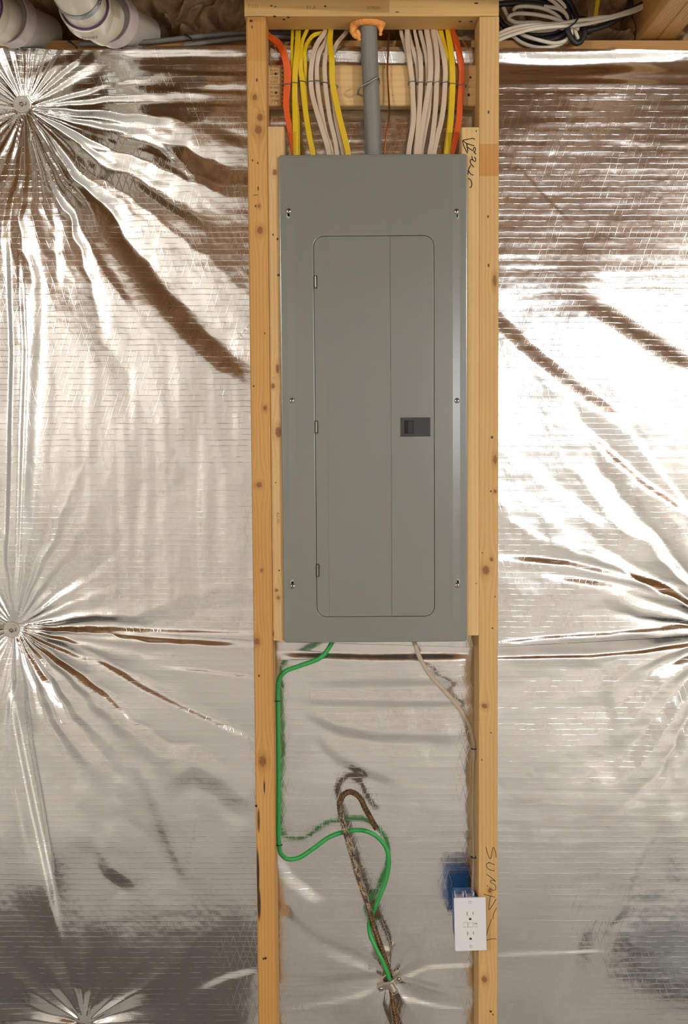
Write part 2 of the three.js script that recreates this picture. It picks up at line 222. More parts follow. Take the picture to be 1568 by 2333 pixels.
// Folds of the foil, measured on the photograph (in its pixels; one pixel is 0.95 mm on the wall). A fold is a strip of the sheet that
// tips by `rise` millimetres across its width; positive strips face up. The sheet eases back over `ease` pixels on both sides.
const folds = [
  // upper sheet, left bay, running out from the upper pin
  [[[150, 360], [205, 450], [262, 550], [335, 645], [425, 745], [505, 822], [580, 862]], 46, 9.5, 90],
  [[[262, 365], [330, 428], [400, 478], [458, 506]], 20, 3.2, 40],
  [[[120, 300], [220, 338], [292, 348]], 10, 2, 30],
  [[[235, 318], [300, 300], [365, 330], [430, 395], [452, 440]], 16, -3.0, 40],
  [[[380, 270], [470, 290], [570, 330]], 26, 3.5, 60],
  [[[175, 190], [330, 195], [450, 205], [570, 208]], 9, 2.0, 22],
  [[[190, 240], [330, 238], [470, 236], [570, 238]], 9, 2.2, 26],
  [[[140, 400], [180, 500], [230, 600], [300, 700]], 14, 2.2, 40],
  [[[110, 400], [130, 520], [135, 650]], 16, -2.2, 40],
  [[[70, 520], [85, 700], [75, 900], [60, 1200]], 24, -4, 60],
  [[[60, 160], [150, 125], [280, 122]], 20, 4.5, 50],
  [[[250, 118], [430, 116], [580, 118]], 18, -4.0, 20],
  [[[590, 120], [850, 124], [1120, 126]], 30, -8, 22],
  [[[1110, 128], [1300, 128], [1440, 122], [1600, 120]], 30, -7.5, 22],
  [[[320, 152], [440, 162], [570, 166]], 7, 1.6, 16],
  // a hanging pleat along the left sheet edge
  [[[40, 560], [52, 800], [45, 1050], [36, 1300], [28, 1420]], 9, 8, 20],
  [[[14, 560], [22, 800], [18, 1050], [10, 1300]], 9, -7, 20],
  [[[24, 1470], [30, 1560], [12, 1640]], 9, -3, 22],
  [[[16, 1560], [40, 1700], [72, 1850], [108, 2000], [135, 2140]], 14, 13, 44],
  [[[52, 1560], [66, 1700], [92, 1840], [118, 1990]], 12, -10, 40],
  [[[20, 1640], [30, 1800], [60, 1950]], 9, 3.5, 24],
  // along the seam and below it, left bay
  [[[40, 1440], [180, 1452], [330, 1460], [580, 1472]], 13, 4.2, 30],
  [[[90, 1432], [250, 1436], [580, 1446]], 9, 2.2, 24],
  [[[60, 1452], [130, 1500], [210, 1560], [320, 1648]], 20, 3.8, 50],
  [[[120, 1450], [220, 1505], [320, 1568], [430, 1622], [580, 1690]], 13, 3.8, 45],
  [[[360, 1520], [470, 1532], [580, 1545]], 8, 2, 22],
  [[[70, 1470], [95, 1560], [80, 1660]], 18, 3.4, 40],
  [[[100, 1380], [170, 1345], [215, 1355]], 44, 5, 60],
  [[[310, 1765], [345, 1840], [390, 1960], [410, 2010]], 26, -4, 50],
  [[[390, 1800], [440, 1770], [500, 1800], [560, 1860]], 44, -6.5, 70],
  [[[200, 1920], [240, 1990], [300, 2030]], 30, -3.6, 50],
  [[[180, 1720], [230, 1800], [260, 1880]], 30, -2.2, 60],
  [[[450, 2260], [520, 2230], [590, 2215]], 18, 3, 40],
  // right bay
  [[[1100, 690], [1200, 790], [1300, 868], [1425, 962]], 30, 7.5, 70],
  [[[1425, 962], [1500, 1060], [1600, 1190]], 12, 2.4, 40],
  [[[1330, 680], [1450, 755], [1600, 850]], 40, 8.5, 80],
  [[[1320, 965], [1400, 1040], [1480, 1110], [1600, 1185]], 19, 6.0, 50],
  [[[1190, 1045], [1290, 1130], [1400, 1215]], 24, 2.4, 60],
  [[[1150, 1170], [1250, 1235], [1370, 1265]], 18, 1.6, 44],
  [[[1150, 1270], [1300, 1285], [1450, 1320], [1600, 1352]], 15, 5.5, 40],
  [[[1250, 1315], [1400, 1335], [1600, 1378]], 15, 3.6, 36],
  [[[1100, 1470], [1250, 1455], [1400, 1446], [1600, 1428]], 10, 3.2, 22],
  [[[1100, 1502], [1350, 1498], [1470, 1488], [1600, 1468]], 9, 4.0, 24],
  [[[1480, 1540], [1530, 1515], [1600, 1500]], 16, 2.6, 40],
  [[[1400, 2190], [1470, 2160], [1600, 2140]], 70, -2.6, 90],
  [[[1110, 2185], [1200, 2180], [1400, 2170]], 10, 1.6, 30],
  [[[1380, 2130], [1430, 2080], [1450, 1990], [1520, 1870]], 12, -0.9, 40],
  [[[1110, 160], [1250, 160], [1460, 152], [1600, 158]], 16, 3.5, 26],
  [[[1110, 182], [1300, 180], [1600, 186]], 9, 2.4, 30],
  [[[1180, 370], [1240, 440], [1300, 500]], 6, 0.7, 30],
  // middle bay, below the panel
  [[[600, 1492], [850, 1500], [1110, 1498]], 17, 6.0, 34],
  [[[700, 1562], [860, 1560], [1090, 1556]], 22, -3.2, 34],
  [[[680, 1602], [800, 1606], [1000, 1608], [1090, 1600]], 18, -3.2, 30],
  [[[690, 1628], [770, 1668], [860, 1684], [1060, 1688]], 22, -3.8, 46],
  [[[725, 1690], [770, 1735], [830, 1765], [900, 1790]], 20, -2.6, 50],
  [[[640, 1960], [660, 2010], [730, 2060]], 26, 4.5, 50],
  [[[630, 2060], [720, 2140], [850, 2196]], 22, -3.4, 50],
  [[[625, 2246], [740, 2240], [860, 2230]], 13, -3.8, 36],
  [[[905, 2240], [980, 2212], [1085, 2205]], 12, 3.6, 40],
  [[[905, 2235], [1000, 2255], [1085, 2258]], 12, -2.6, 40],
  [[[640, 2310], [760, 2290], [870, 2262]], 16, 2.4, 40],
  [[[905, 2280], [1000, 2300], [1085, 2310]], 12, 2.4, 40],
].map(([pts, w, rise, ease]) => { const xs = pts.map(p => p[0]), ys = pts.map(p => p[1]), m = ease * 4 + w; return { pts, w, rise, ease, b: [Math.min(...xs) - m, Math.max(...xs) + m, Math.min(...ys) - m, Math.max(...ys) + m] }; });
seed(31);
function star(x, y, sink, reach, count, a0, a1, amp, r0, sharp = 0.03) {
  const rays = []; for (let i = 0; i < count; i++) rays.push({ a: a0 + (a1 - a0) * (i + 0.2 + 0.6 * rnd()) / count, s: sharp * (0.6 + 1.2 * rnd()), A: amp * (i % 2 ? -1 : 1) * (0.4 + 0.9 * rnd()), r0: r0 * (0.45 + 0.9 * rnd()) });
  return { x, y, sink, reach, rays };
}
const stars = [star(47, 237, 26, 150, 64, -3.14, 3.14, 2.6, 75, 0.032), star(47, 237, 0, 150, 26, -0.3, 1.75, 3.6, 150, 0.036), star(47, 237, 0, 150, 7, -0.05, 1.25, 6.0, 240, 0.06), star(27, 1435, 22, 130, 60, -3.14, 3.14, 2.2, 70, 0.032), star(27, 1435, 0, 130, 18, -0.2, 1.7, 3.4, 140, 0.04), star(886, 2236, 10, 80, 16, -3.14, 3.14, 1.7, 80, 0.12), star(188, 2345, 18, 80, 26, -3.14, 3.14, 4, 60, 0.07), star(1680, 1440, 18, 170, 22, 1.6, 4.7, 4.0, 150, 0.06)];
function foilHeight(px, py) {            // millimetres in front of the wall's mean foil plane
  let h = 0;
  for (const s of stars) { const dx = px - s.x, dy = py - s.y, r = Math.hypot(dx, dy); h += -s.sink * Math.exp(-r / s.reach) + s.sink * 0.25 * Math.exp(-r / (s.reach * 3)); const a = Math.atan2(dy, dx) + sstep(60, 300, r) * 0.12 * N(px / 190, py / 170, s.x * 0.01) + 0.03 * N(px / 45, py / 45, 3.7); for (const k of s.rays) { let d = a - k.a; if (d > Math.PI) d -= 6.28318; else if (d < -Math.PI) d += 6.28318; const q = Math.abs(d) / k.s; if (q < 5) { const e = r / k.r0; h += k.A * Math.exp(-q * q / (0.6 + q)) * e * Math.exp(1 - e) * sstep(12, 30, r); } } }
  for (const f of folds) { if (px < f.b[0] || px > f.b[1] || py < f.b[2] || py > f.b[3]) continue;
    let best = 1e9, sd = 0, along = 0, run = 0, tot = 0;
    for (let i = 0; i + 1 < f.pts.length; i++) { const [ax, ay] = f.pts[i], [bx, by] = f.pts[i + 1], ux = bx - ax, uy = by - ay, L = Math.hypot(ux, uy), raw = ((px - ax) * ux + (py - ay) * uy) / (L * L), t = clamp(raw), cx = ax + ux * t, cy = ay + uy * t, dd = Math.hypot(px - cx, py - cy); if (dd < best) { best = dd; const cr = (ux * (py - ay) - uy * (px - ax)) / L; sd = dd * Math.sign(cr || 1); along = run + t * L; if ((i === 0 && raw < 0) || (i === f.pts.length - 2 && raw > 1)) { sd = Math.sign(cr || 1) * Math.min(dd, Math.abs(cr)); along = run + raw * L; } } run += L; }
    tot = run; const fade = sstep(-0.08 * tot - 12, 0.22 * tot, along) * (1 - sstep(0.8 * tot, 1.06 * tot + 12, along)); if (fade <= 0) continue;
    const q = sd / (f.w * 0.5), core = q / Math.pow(1 + Math.abs(q) ** 3, 1 / 3); h += fade * f.rise * 0.5 * core * Math.exp(-Math.max(0, Math.abs(sd) - f.w / 2) / f.ease); }
  // broad billows, level tension wrinkles and a fine crumple
  const left = 1 - sstep(540, 640, px), right = sstep(1080, 1160, px);
  h += 5.0 * N(px / 330, py / 390, 3.3) + 2.2 * N(px / 120, py / 210, 8.1);
  h += left * sstep(700, 1000, py) * 1.2 * N(px / 26, py / 260, 4.4) * (1 - sstep(1350, 1450, py));
  h += 1.5 * sstep(1480, 1620, py) * N(px / 62, py / 130, 51.7) * sstep(-0.1, 0.25, N(px / 260, py / 300, 61));
  const level = 0.35 + 0.65 * sstep(380, 560, px) * (1 - sstep(300, 420, py)) + 0.15 * right * (1 - sstep(500, 900, py));
  h += level * 0.55 * N(px / 260, py / 15, 12.2) * (1 - 0.7 * left * sstep(500, 700, py));
  h += 0.35 * N(px / 34, py / 40, 21.5) * (0.4 + sstep(0, 0.3, N(px / 200, py / 200, 40))) + 0.14 * N(px / 13, py / 15, 25.1);
  return h;
}
function toPixel(x, y, z) { const c = Math.cos(TILT), s = Math.sin(TILT), dy = y - EYE.y, dz = EYE.z - z, d = dz * c - dy * s, u = dy * c + dz * s; return [FRAME_W / 2 + x / d * FOCAL, FRAME_H / 2 - u / d * FOCAL]; }
const edge = (list, x) => { for (let i = 0; i + 1 < list.length; i++) if (x <= list[i + 1][0] || i + 2 === list.length) { const [a, p] = list[i], [b, q] = list[i + 1]; return p + (q - p) * (x - a) / (b - a); } };
// edges of the sheets, world metres (x -> y)
const topEdge = [[-1.05, 2.285], [-0.66, 2.293], [-0.585, 2.288], [-0.515, 2.288], [-0.44, 2.294], [-0.2, 2.296], [0.3, 2.292], [0.7, 2.286], [1.05, 2.288]];
const seamEdge = [[-1.05, 1.05], [-0.7, 1.045], [-0.16, 1.008], [0.3, 0.995], [0.75, 1.018], [1.05, 1.03]];
function sheetGeo(x0, x1, lo, hi, step, offset = 0, scale = SCRIM, wrinkle = true) {
  const nx = Math.round((x1 - x0) / step), avg = Math.max(...hi.map(e => e[1])) - Math.min(...lo.map(e => e[1])), ny = Math.max(4, Math.round(avg / step));
  const pos = new Float32Array((nx + 1) * (ny + 1) * 3), uv = new Float32Array((nx + 1) * (ny + 1) * 2), idx = new Uint32Array(nx * ny * 6); let k = 0;
  for (let j = 0; j <= ny; j++) for (let i = 0; i <= nx; i++) { const x = x0 + (x1 - x0) * i / nx, a = edge(lo, x), b = edge(hi, x), y = a + (b - a) * j / ny, [px, py] = toPixel(x, y, 0); const q = j * (nx + 1) + i; pos[3 * q] = x; pos[3 * q + 1] = y; pos[3 * q + 2] = foilHeight(px, py) * 0.001 - 0.015 + offset; uv[2 * q] = x / scale; uv[2 * q + 1] = y / scale; }
  for (let j = 0; j < ny; j++) for (let i = 0; i < nx; i++) { const q = j * (nx + 1) + i; idx[k++] = q; idx[k++] = q + 1; idx[k++] = q + nx + 1; idx[k++] = q + 1; idx[k++] = q + nx + 2; idx[k++] = q + nx + 1; }
  const g = new THREE.BufferGeometry(); g.setAttribute('position', new THREE.BufferAttribute(pos, 3)); g.setAttribute('uv', new THREE.BufferAttribute(uv, 2)); g.setIndex(new THREE.BufferAttribute(idx, 1)); g.computeVertexNormals(); return g;
}
const STEP = 0.0026;
single('foil_blanket', sheetGeo(-0.95, 0.95, seamEdge, topEdge, STEP), foilMat, 'upper silver foil insulation blanket wrinkled around the pin above the seam', 'insulation');
single('foil_blanket', sheetGeo(-0.95, 0.95, [[-1.05, 0.01], [1.05, 0.01]], seamEdge.map(([x, y]) => [x, y - 0.0005]), STEP), foilMat, 'lower silver foil insulation blanket behind the rusty bar and the receptacle', 'insulation');
single('foil_tape', sheetGeo(-0.95, 0.95, seamEdge.map(([x, y]) => [x, y - 0.02]), seamEdge.map(([x, y]) => [x, y + 0.016]), 0.003, 0.0012), tapeMat, 'smooth foil tape along the level seam just below the panel', 'tape');
single('foil_tape', sheetGeo(0.31, 0.95, [[0.31, 2.216], [0.95, 2.217]], [[0.31, 2.27], [0.95, 2.266]], 0.003, 0.0012), tapeMat, 'smooth foil tape under the sill plate right of the framing', 'tape');
// plastic pin washers that hold the blanket
const washerMat = new THREE.MeshPhysicalMaterial({ color: 0xb9aea2, roughness: 0.35, metalness: 0.0, clearcoat: 0.4 });
for (const [px, py, depth, label] of [[50, 238, -0.0345, 'round pale plastic pin washer near the top of the upper foil blanket'], [27, 1435, -0.0290, 'round pale plastic pin washer at the level foil seam']]) {
  const p = at(px, py, depth), g = thing('insulation_pin', label, 'fastener', p, 'pins of the foil blanket');
  const w = new THREE.LatheGeometry([[0, 0.0045], [0.0125, 0.004], [0.0135, 0.0055], [0.0165, 0.0058], [0.018, 0.004], [0.0183, 0], [0, 0]].map(q => new THREE.Vector2(...q)), 36); w.rotateX(Math.PI / 2); part('washer', w, washerMat, g);
  const n = new THREE.LatheGeometry([[0, 0.004], [0.0028, 0.0036], [0.004, 0.002], [0.004, 0], [0, 0]].map(q => new THREE.Vector2(...q)), 16); n.rotateX(Math.PI / 2); n.translate(0, 0, 0.0045); part('pin_head', n, std(0x8f8a80, 0.4, 0.8), g);
  part('tab_groove', clean([box(0.0012, 0.008, 0.0006, 0.010, 0.001, 0.0052), box(0.013, 0.0011, 0.0006, 0.003, -0.005, 0.0048).rotateZ(0.5)]), std(0x6a645c, 0.6), g);
}

// ---------------------------------------------------------------- framing around the panel
const FRONT = 0.1, BACK = 0.012, DEPTH = FRONT - BACK;
const inkBlack = std(0x221a18, 0.8), inkBrown = std(0x6b4a2c, 0.9), nailMat = std(0x3a322c, 0.5, 0.8);
function upright(name, label, foot, top, w, opt) {
  const lean = (foot.x - top.x) / (top.y - foot.y), len = top.y - foot.y;
  const on = ([px, py, r, ay, ax]) => { const p = at(px, py, FRONT); return { x: p.x - (foot.x - lean * (p.y - foot.y)), t: p.y - foot.y, r: r * 0.00091, ay, ax }; };
  const spk = ([px, py, w2 = 2, h2 = 2, c]) => { const q = on([px, py, 1]); return { x: q.x, t: q.t, w: w2 * 0.00091, h: h2 * 0.00091, c }; };
  const tex = lumberTexture({ w, d: DEPTH, len, ...opt, knots: (opt.knots ?? []).map(on), specks: (opt.specks ?? []).map(spk), patches: (opt.patches ?? []).map(([x0, x1, y0, y1, mul]) => { const a = on([x0, y1, 1]), b = on([x1, y0, 1]); return { x0: a.x, x1: b.x, t0: a.t, t1: b.t, mul }; }) });
  const g = thing(name, label, 'stud', V(foot.x, foot.y, (FRONT + BACK) / 2)); g.rotation.z = lean;
  part('board', lumberGeo(w, DEPTH, len, opt.r ?? 0.003, 24, opt.bend), woodMat(tex), g);
  g.updateMatrixWorld(); return g;
}
function nails(g, list) { for (const [px, py, z = FRONT] of list) { const p = g.worldToLocal(at(px, py, z)); const n = new THREE.CylinderGeometry(0.0026, 0.0026, 0.002, 10).rotateX(Math.PI / 2); n.translate(p.x, p.y, p.z); part('nail', n, nailMat, g); } }
const bark = [52, 36, 22];
const studL = upright('wall_stud', 'orange toned wooden wall stud holding the green wire on its side', V(-0.1622, 0, 0), V(-0.1778, 2.318, 0), 0.0405, { seedN: 3, r: 0.004, tone: [205, 156, 86], dark: [152, 98, 42],
  knots: [[592, 268, 9], [588, 296, 11, 0.9], [580, 222, 7], [592, 525, 9], [590, 470, 4], [604, 930, 6], [590, 1105, 9, 1.3], [585, 1462, 8], [598, 1735, 12, 0.8], [596, 1300, 4], [602, 1790, 4, 0.25, 2]],
  specks: [[572, 48, 4, 3], [574, 62, 1.5, 4], [585, 183, 2, 4], [575, 366, 1.5, 3], [587, 372, 1.5, 3], [588, 430, 1.5, 5], [582, 470, 2, 3], [582, 445, 6, 1], [578, 880, 2, 2], [603, 760, 1.5, 2], [590, 1540, 2, 3], [602, 1795, 1.6, 14, bark], [587, 1990, 4, 60, bark], [590, 2060, 4, 40, bark], [589, 1870, 3, 30, [96, 64, 34]], [600, 2185, 2, 3]], patches: [[550, 640, 20, 140, [0.97, 0.93, 0.82]]] });
const studR = upright('wall_stud', 'straight wooden wall stud with pencilled letters beside the receptacle', V(0.3098, 0, 0), V(0.2929, 2.318, 0), 0.0405, { seedN: 8, r: 0.0025, tone: [210, 170, 108], dark: [166, 120, 64], ring: 0.0085,
  knots: [[1107, 1300, 11], [1120, 1275, 5], [1104, 1609, 9, 1.2], [1128, 1048, 6, 0.5], [1128, 1120, 5], [1104, 2232, 9, 0.9], [1116, 2030, 6], [1127, 640, 6, 0.4]],
  specks: [[1113, 256, 2, 4], [1112, 494, 2, 3], [1113, 605, 2, 4], [1121, 997, 3, 3], [1118, 1120, 2, 2], [1122, 1432, 2, 2], [1119, 1670, 1.5, 2], [1098, 1732, 1.5, 2], [1118, 2305, 3, 3], [1123, 2312, 2, 2], [1099, 1260, 1.5, 1.5], [1128, 1360, 1.5, 2]], patches: [[1090, 1145, 328, 402, [0.93, 0.84, 0.66]]] });
const fillL = upright('filler_stud', 'short pale wooden filler stud left of the gray panel', V(-0.1318, 1.047, 0), V(-0.1388, 2.101, 0), 0.0345, { seedN: 13, r: 0.005, tone: [214, 176, 120], dark: [174, 128, 72],
  knots: [[626, 393, 7], [622, 880, 6], [634, 985, 9, 0.6], [632, 840, 5, 0.4], [630, 1345, 6, 1.4], [634, 1362, 5], [620, 1445, 6]], specks: [[622, 535, 1.5, 3], [634, 627, 3, 3], [632, 545, 2, 3], [628, 1100, 1.5, 1.5], [636, 1300, 2, 2]] });
const fillR = upright('filler_stud', 'short pale wooden filler stud with black handwriting right of the gray panel', V(0.2645, 1.058, 0), V(0.2565, 2.0996, 0), 0.037, { seedN: 17, r: 0.0035, tone: [216, 180, 124], dark: [176, 132, 78], ring: 0.011, contrast: 0.9, specks: [[1085, 299, 1.5, 2], [1085, 1330, 1.5, 1.5]] });
// handwriting on the filler stud (black marker) and on the right stud (pencil)
const pen = (g, list, w, mat, name) => { const geos = list.map(pts => stroke(pts.map(([px, py]) => { const p = g.worldToLocal(at(px, py, FRONT)); p.z = DEPTH / 2 + 0.0001; return p; }), w)); part(name, clean(geos), mat, g, name === 'handwriting' ? 'dark handwritten letters and arrow' : undefined); };
const z1 = ([x, y]) => [1040 + x / 14.25, 290 + y / 14.25], z2 = ([x, y]) => [1060 + x / 9.72, 1920 + y / 9.72];
pen(fillR, [[[595, 405], [575, 368], [430, 378], [205, 425]], [[205, 425], [235, 580], [300, 730], [370, 845]], [[215, 430], [345, 560], [350, 650]], [[330, 525], [585, 605]], [[340, 560], [380, 790]], [[345, 640], [545, 755], [560, 680], [590, 655], [620, 690], [600, 790], [570, 790]], [[560, 790], [645, 880]], [[505, 935], [515, 1000], [560, 1090], [600, 1110], [628, 1080], [615, 1000], [580, 965]], [[530, 1060], [480, 1045], [450, 1090], [460, 1160], [570, 1300]], [[470, 1220], [400, 1370], [375, 1530]], [[400, 1410], [470, 1520], [565, 1555]], [[375, 1660], [440, 1690], [495, 1780], [495, 1900], [465, 1955], [432, 1940]]].map(s => s.map(z1)), 0.0018, inkBlack, 'handwriting');
pen(studR, [[[460, 90], [490, 210], [550, 355], [580, 300], [600, 170], [625, 105], [670, 200], [688, 325]], [[515, 430], [650, 485]], [[540, 440], [480, 470], [475, 530], [550, 600], [655, 620]], [[480, 695], [675, 855], [600, 830], [555, 855], [660, 940], [680, 1000], [650, 1055], [580, 1030], [540, 990]], [[480, 935], [500, 970]], [[410, 1140], [655, 1205]], [[560, 1170], [530, 1480], [690, 1245]], [[700, 1435], [620, 1600], [615, 1690]], [[590, 1690], [520, 1870], [472, 2060]], [[475, 2155], [590, 2130], [695, 2125]]].map(s => s.map(z2)), 0.0013, std(0x3a3532, 0.7), 'handwriting');
nails(studL, [[584, 1836], [605, 2183]]);
// header plate, backing block, sill plate
function level(name, label, x0, x1, yBottom, yTop, zFront, zBack, opt) {   // a board lying along x; its front face looks into the room
  const h = yTop - yBottom, d = zFront - zBack, len = x1 - x0;
  const on = ([px, py, r, ay, ax]) => { const p = at(px, py, zFront); return { x: -(p.y - (yBottom + yTop) / 2), t: p.x - x0, r: r * 0.00091, ay, ax }; };
  const tex = lumberTexture({ w: h, d, len, size: [512, 1024], ...opt, knots: (opt.knots ?? []).map(on), specks: (opt.specks ?? []).map(([px, py, a = 2, b = 2, c]) => { const q = on([px, py, 1]); return { x: q.x, t: q.t, w: b * 0.00091, h: a * 0.00091, c }; }) });
  const g = thing(name, label, 'board', V(x0, (yBottom + yTop) / 2, (zFront + zBack) / 2)); g.rotation.z = -Math.PI / 2;
  part('board', lumberGeo(h, d, len, opt.r ?? 0.003, 12), woodMat(tex), g); g.updateMatrixWorld(); return g;
}
const header = level('header_plate', 'wooden header plate on top of the two wall studs', at(557, 15, FRONT).x, at(1137, 15, FRONT).x, 2.3195, 2.362, FRONT, BACK, { seedN: 22, r: 0.004, tone: [220, 180, 114], dark: [186, 142, 78], contrast: 0.8, ring: 0.013, specks: [[618, 13, 3, 1.6], [627, 15, 3, 1], [741, 14, 3, 2], [1085, 7, 5, 2], [905, 27, 5, 1]] });
const block = level('backing_block', 'wooden backing block behind the stapled cables', -0.1565, 0.2755, 2.158, 2.2425, 0.038, 0.003, { seedN: 27, r: 0.006, tone: [220, 181, 124], dark: [184, 142, 88], contrast: 1.1, ring: 0.014, specks: [[1072, 176, 3, 3], [1068, 216, 3, 4], [628, 168, 3, 3], [629, 211, 3, 3], [895, 217, 1, 1], [876, 152, 1, 3]] });
single('sill_plate', (() => { const g = lumberGeo(0.038, 0.13, 2.0, 0.002, 8); g.rotateZ(-Math.PI / 2); g.translate(-1.0, 2.299, -0.113); return g; })(), woodMat(lumberTexture({ w: 0.038, d: 0.13, len: 2, seedN: 33, size: [256, 1024], tone: [186, 138, 78], dark: [140, 92, 44], knots: [{ x: 0.002, t: 1.575, r: 0.006 }] })), 'wooden sill plate on top of the wall behind the foil edge', 'board');
// stamps: inked lettering on the boards
function decal(name, parent, w, h, pw, ph, draw, local, turn = 0) { const t = canvasTex(pw, ph, draw), m = new THREE.MeshStandardMaterial({ map: t, transparent: true, roughness: 0.8 }); const g = new THREE.PlaneGeometry(w, h); g.rotateZ(turn); g.translate(local.x, local.y, local.z); const o = part(name, g, m, parent); return o; }
{
  const face = (px, py) => { const p = block.worldToLocal(at(px, py, 0.038)); p.z = 0.0175 + 0.0003; return p; };
  const a = face(606.5, 145), b = face(647, 246), c = a.clone().add(b).multiplyScalar(0.5);
  decal('grade_stamp', block, Math.abs(a.y - b.y), Math.abs(a.x - b.x), 384, 900, (g, W, H) => {
    g.fillStyle = '#4a3226'; g.strokeStyle = '#4a3226'; g.textAlign = 'center'; g.save(); g.translate(W, H); g.rotate(Math.PI);
    g.lineWidth = 8; g.beginPath(); g.moveTo(60, 40); g.lineTo(60, 850); g.stroke(); g.lineWidth = 7; g.beginPath(); g.moveTo(70, 480); g.lineTo(350, 480); g.stroke();
    g.font = '66px sans-serif';
    [['S-P-F', 215, 555], ['NO.2', 200, 640], ['KD-HT', 205, 718], ['1/4"EE', 210, 790], ['700 HE', 210, 865]].forEach(([s, x, y]) => g.fillText(s, x, y, 250));
    [['NO.2', 200, 170], ['KD-HT', 210, 262], ['1/4"EE', 210, 345], ['700 HE', 210, 435]].forEach(([s, x, y]) => g.fillText(s, x, y, 250));
    [[135, 90], [200, 92], [260, 90]].forEach(([x, y]) => g.fillRect(x, y, 14, 14));
    for (let i = 0; i < 9; i++) { g.fillRect(18, 80 + i * 88, 18, 42); }
    g.restore();
  }, c, Math.PI / 2);
  const hf = (px, py) => { const p = header.worldToLocal(at(px, py, FRONT)); p.z = DEPTH / 2 + 0.0003; return p; };
  for (const [txt, px, py, w, h, s, col] of [['E1.A', 709, 17, 34, 14, 60, '#a2713c'], ['SFFROK4', 851, 18, 34, 13, 52, '#8d6138'], ['T 122', 577, 14, 30, 14, 60, '#b98a50']])
    decal('grade_stamp', header, w * 0.00088, h * 0.00088, 256, 110, (g, W, H) => { g.fillStyle = col; g.font = `${s * 1.4}px sans-serif`; g.textAlign = 'center'; g.textBaseline = 'middle'; g.fillText(txt, W / 2, H / 2, W * 0.95); }, hf(px, py), Math.PI / 2);
  for (const [px, py, txt, s] of [[623, 862, 'E1', 18], [634, 1180, '42.00', 26]]) { const p = fillL.worldToLocal(at(px, py, FRONT)); p.z = DEPTH / 2 + 0.0003; decal('grade_stamp', fillL, 0.0009 * s * 1.3, 0.010, 200, 80, (g, W, H) => { g.fillStyle = '#a47a4a'; g.font = '64px sans-serif'; g.textAlign = 'center'; g.textBaseline = 'middle'; g.fillText(txt, W / 2, H / 2, W); }, p, -Math.PI / 2); }
}
// nails under the header plate and the little pencil cross beside them
for (const [px, py] of [[626, 34], [647, 41], [657, 36], [1048, 46], [1074, 46]]) { const z = 0.1 - (py - 33) * 0.0025, p = header.worldToLocal(V(at(px, py, z).x, 2.3193, z)); part('nail', new THREE.CylinderGeometry(0.003, 0.003, 0.0012, 10).rotateZ(Math.PI / 2).translate(p.x, p.y, p.z), nailMat, header); }
// the doubled beam over the sill at the right
{
  const tex = woodMat(lumberTexture({ w: 0.0372, d: 0.235, len: 2.6, seedN: 41, size: [512, 1024], tone: [206, 158, 92], dark: [140, 94, 48], ring: 0.006, contrast: 1.8 }));
  for (const x of [0.6535, 0.6907]) { const g = lumberGeo(0.037, 0.235, 5.3, 0.003, 6); g.rotateX(Math.PI / 2); g.rotateZ(Math.PI); g.rotateZ(Math.PI); g.translate(x, 2.322 + 0.1175, -0.12); part('joist', g, tex, ceiling); }
}

// ---------------------------------------------------------------- the breaker panel
const TH = 0.0073;
const panel = thing('breaker_panel', 'gray steel electrical breaker panel with closed door between the studs', 'electrical panel', V(0.0622, 1.5445, FRONT + 0.0008)); panel.rotation.z = TH; panel.updateMatrixWorld();
seed(9);
const peel = dataTex(256, 256, (x, y) => { const v = 128 + 70 * N(x / 256 * 48, y / 256 * 48, 1.5) + 30 * (rnd() - 0.5); return [v, v, v]; }, false);
const paint = (rep) => { const t = peel.clone(); t.repeat.set(rep, rep); t.needsUpdate = true; return new THREE.MeshPhysicalMaterial({ color: 0x7b7b73, roughness: 0.2, ior: 1.7, metalness: 0, bumpMap: t, bumpScale: 0.00003 }); };
const panelMat = paint(1);
function planarUV(g, k = 8) { const p = g.attributes.position, uv = new Float32Array(p.count * 2); for (let i = 0; i < p.count; i++) { uv[2 * i] = p.getX(i) * k; uv[2 * i + 1] = p.getY(i) * k; } g.setAttribute('uv', new THREE.BufferAttribute(uv, 2)); return g; }
const PW = 0.382, PH = 0.999;
part('cabinet', clean([spanBox(-0.178, -0.1765, -0.49, 0.49, -0.088, 0), spanBox(0.1765, 0.178, -0.49, 0.49, -0.088, 0), spanBox(-0.178, 0.178, 0.4885, 0.49, -0.088, 0), spanBox(-0.178, 0.178, -0.49, -0.4885, -0.088, 0), spanBox(-0.178, 0.178, -0.49, 0.49, -0.088, -0.0865)]), std(0x8d9092, 0.5, 0.6), panel);
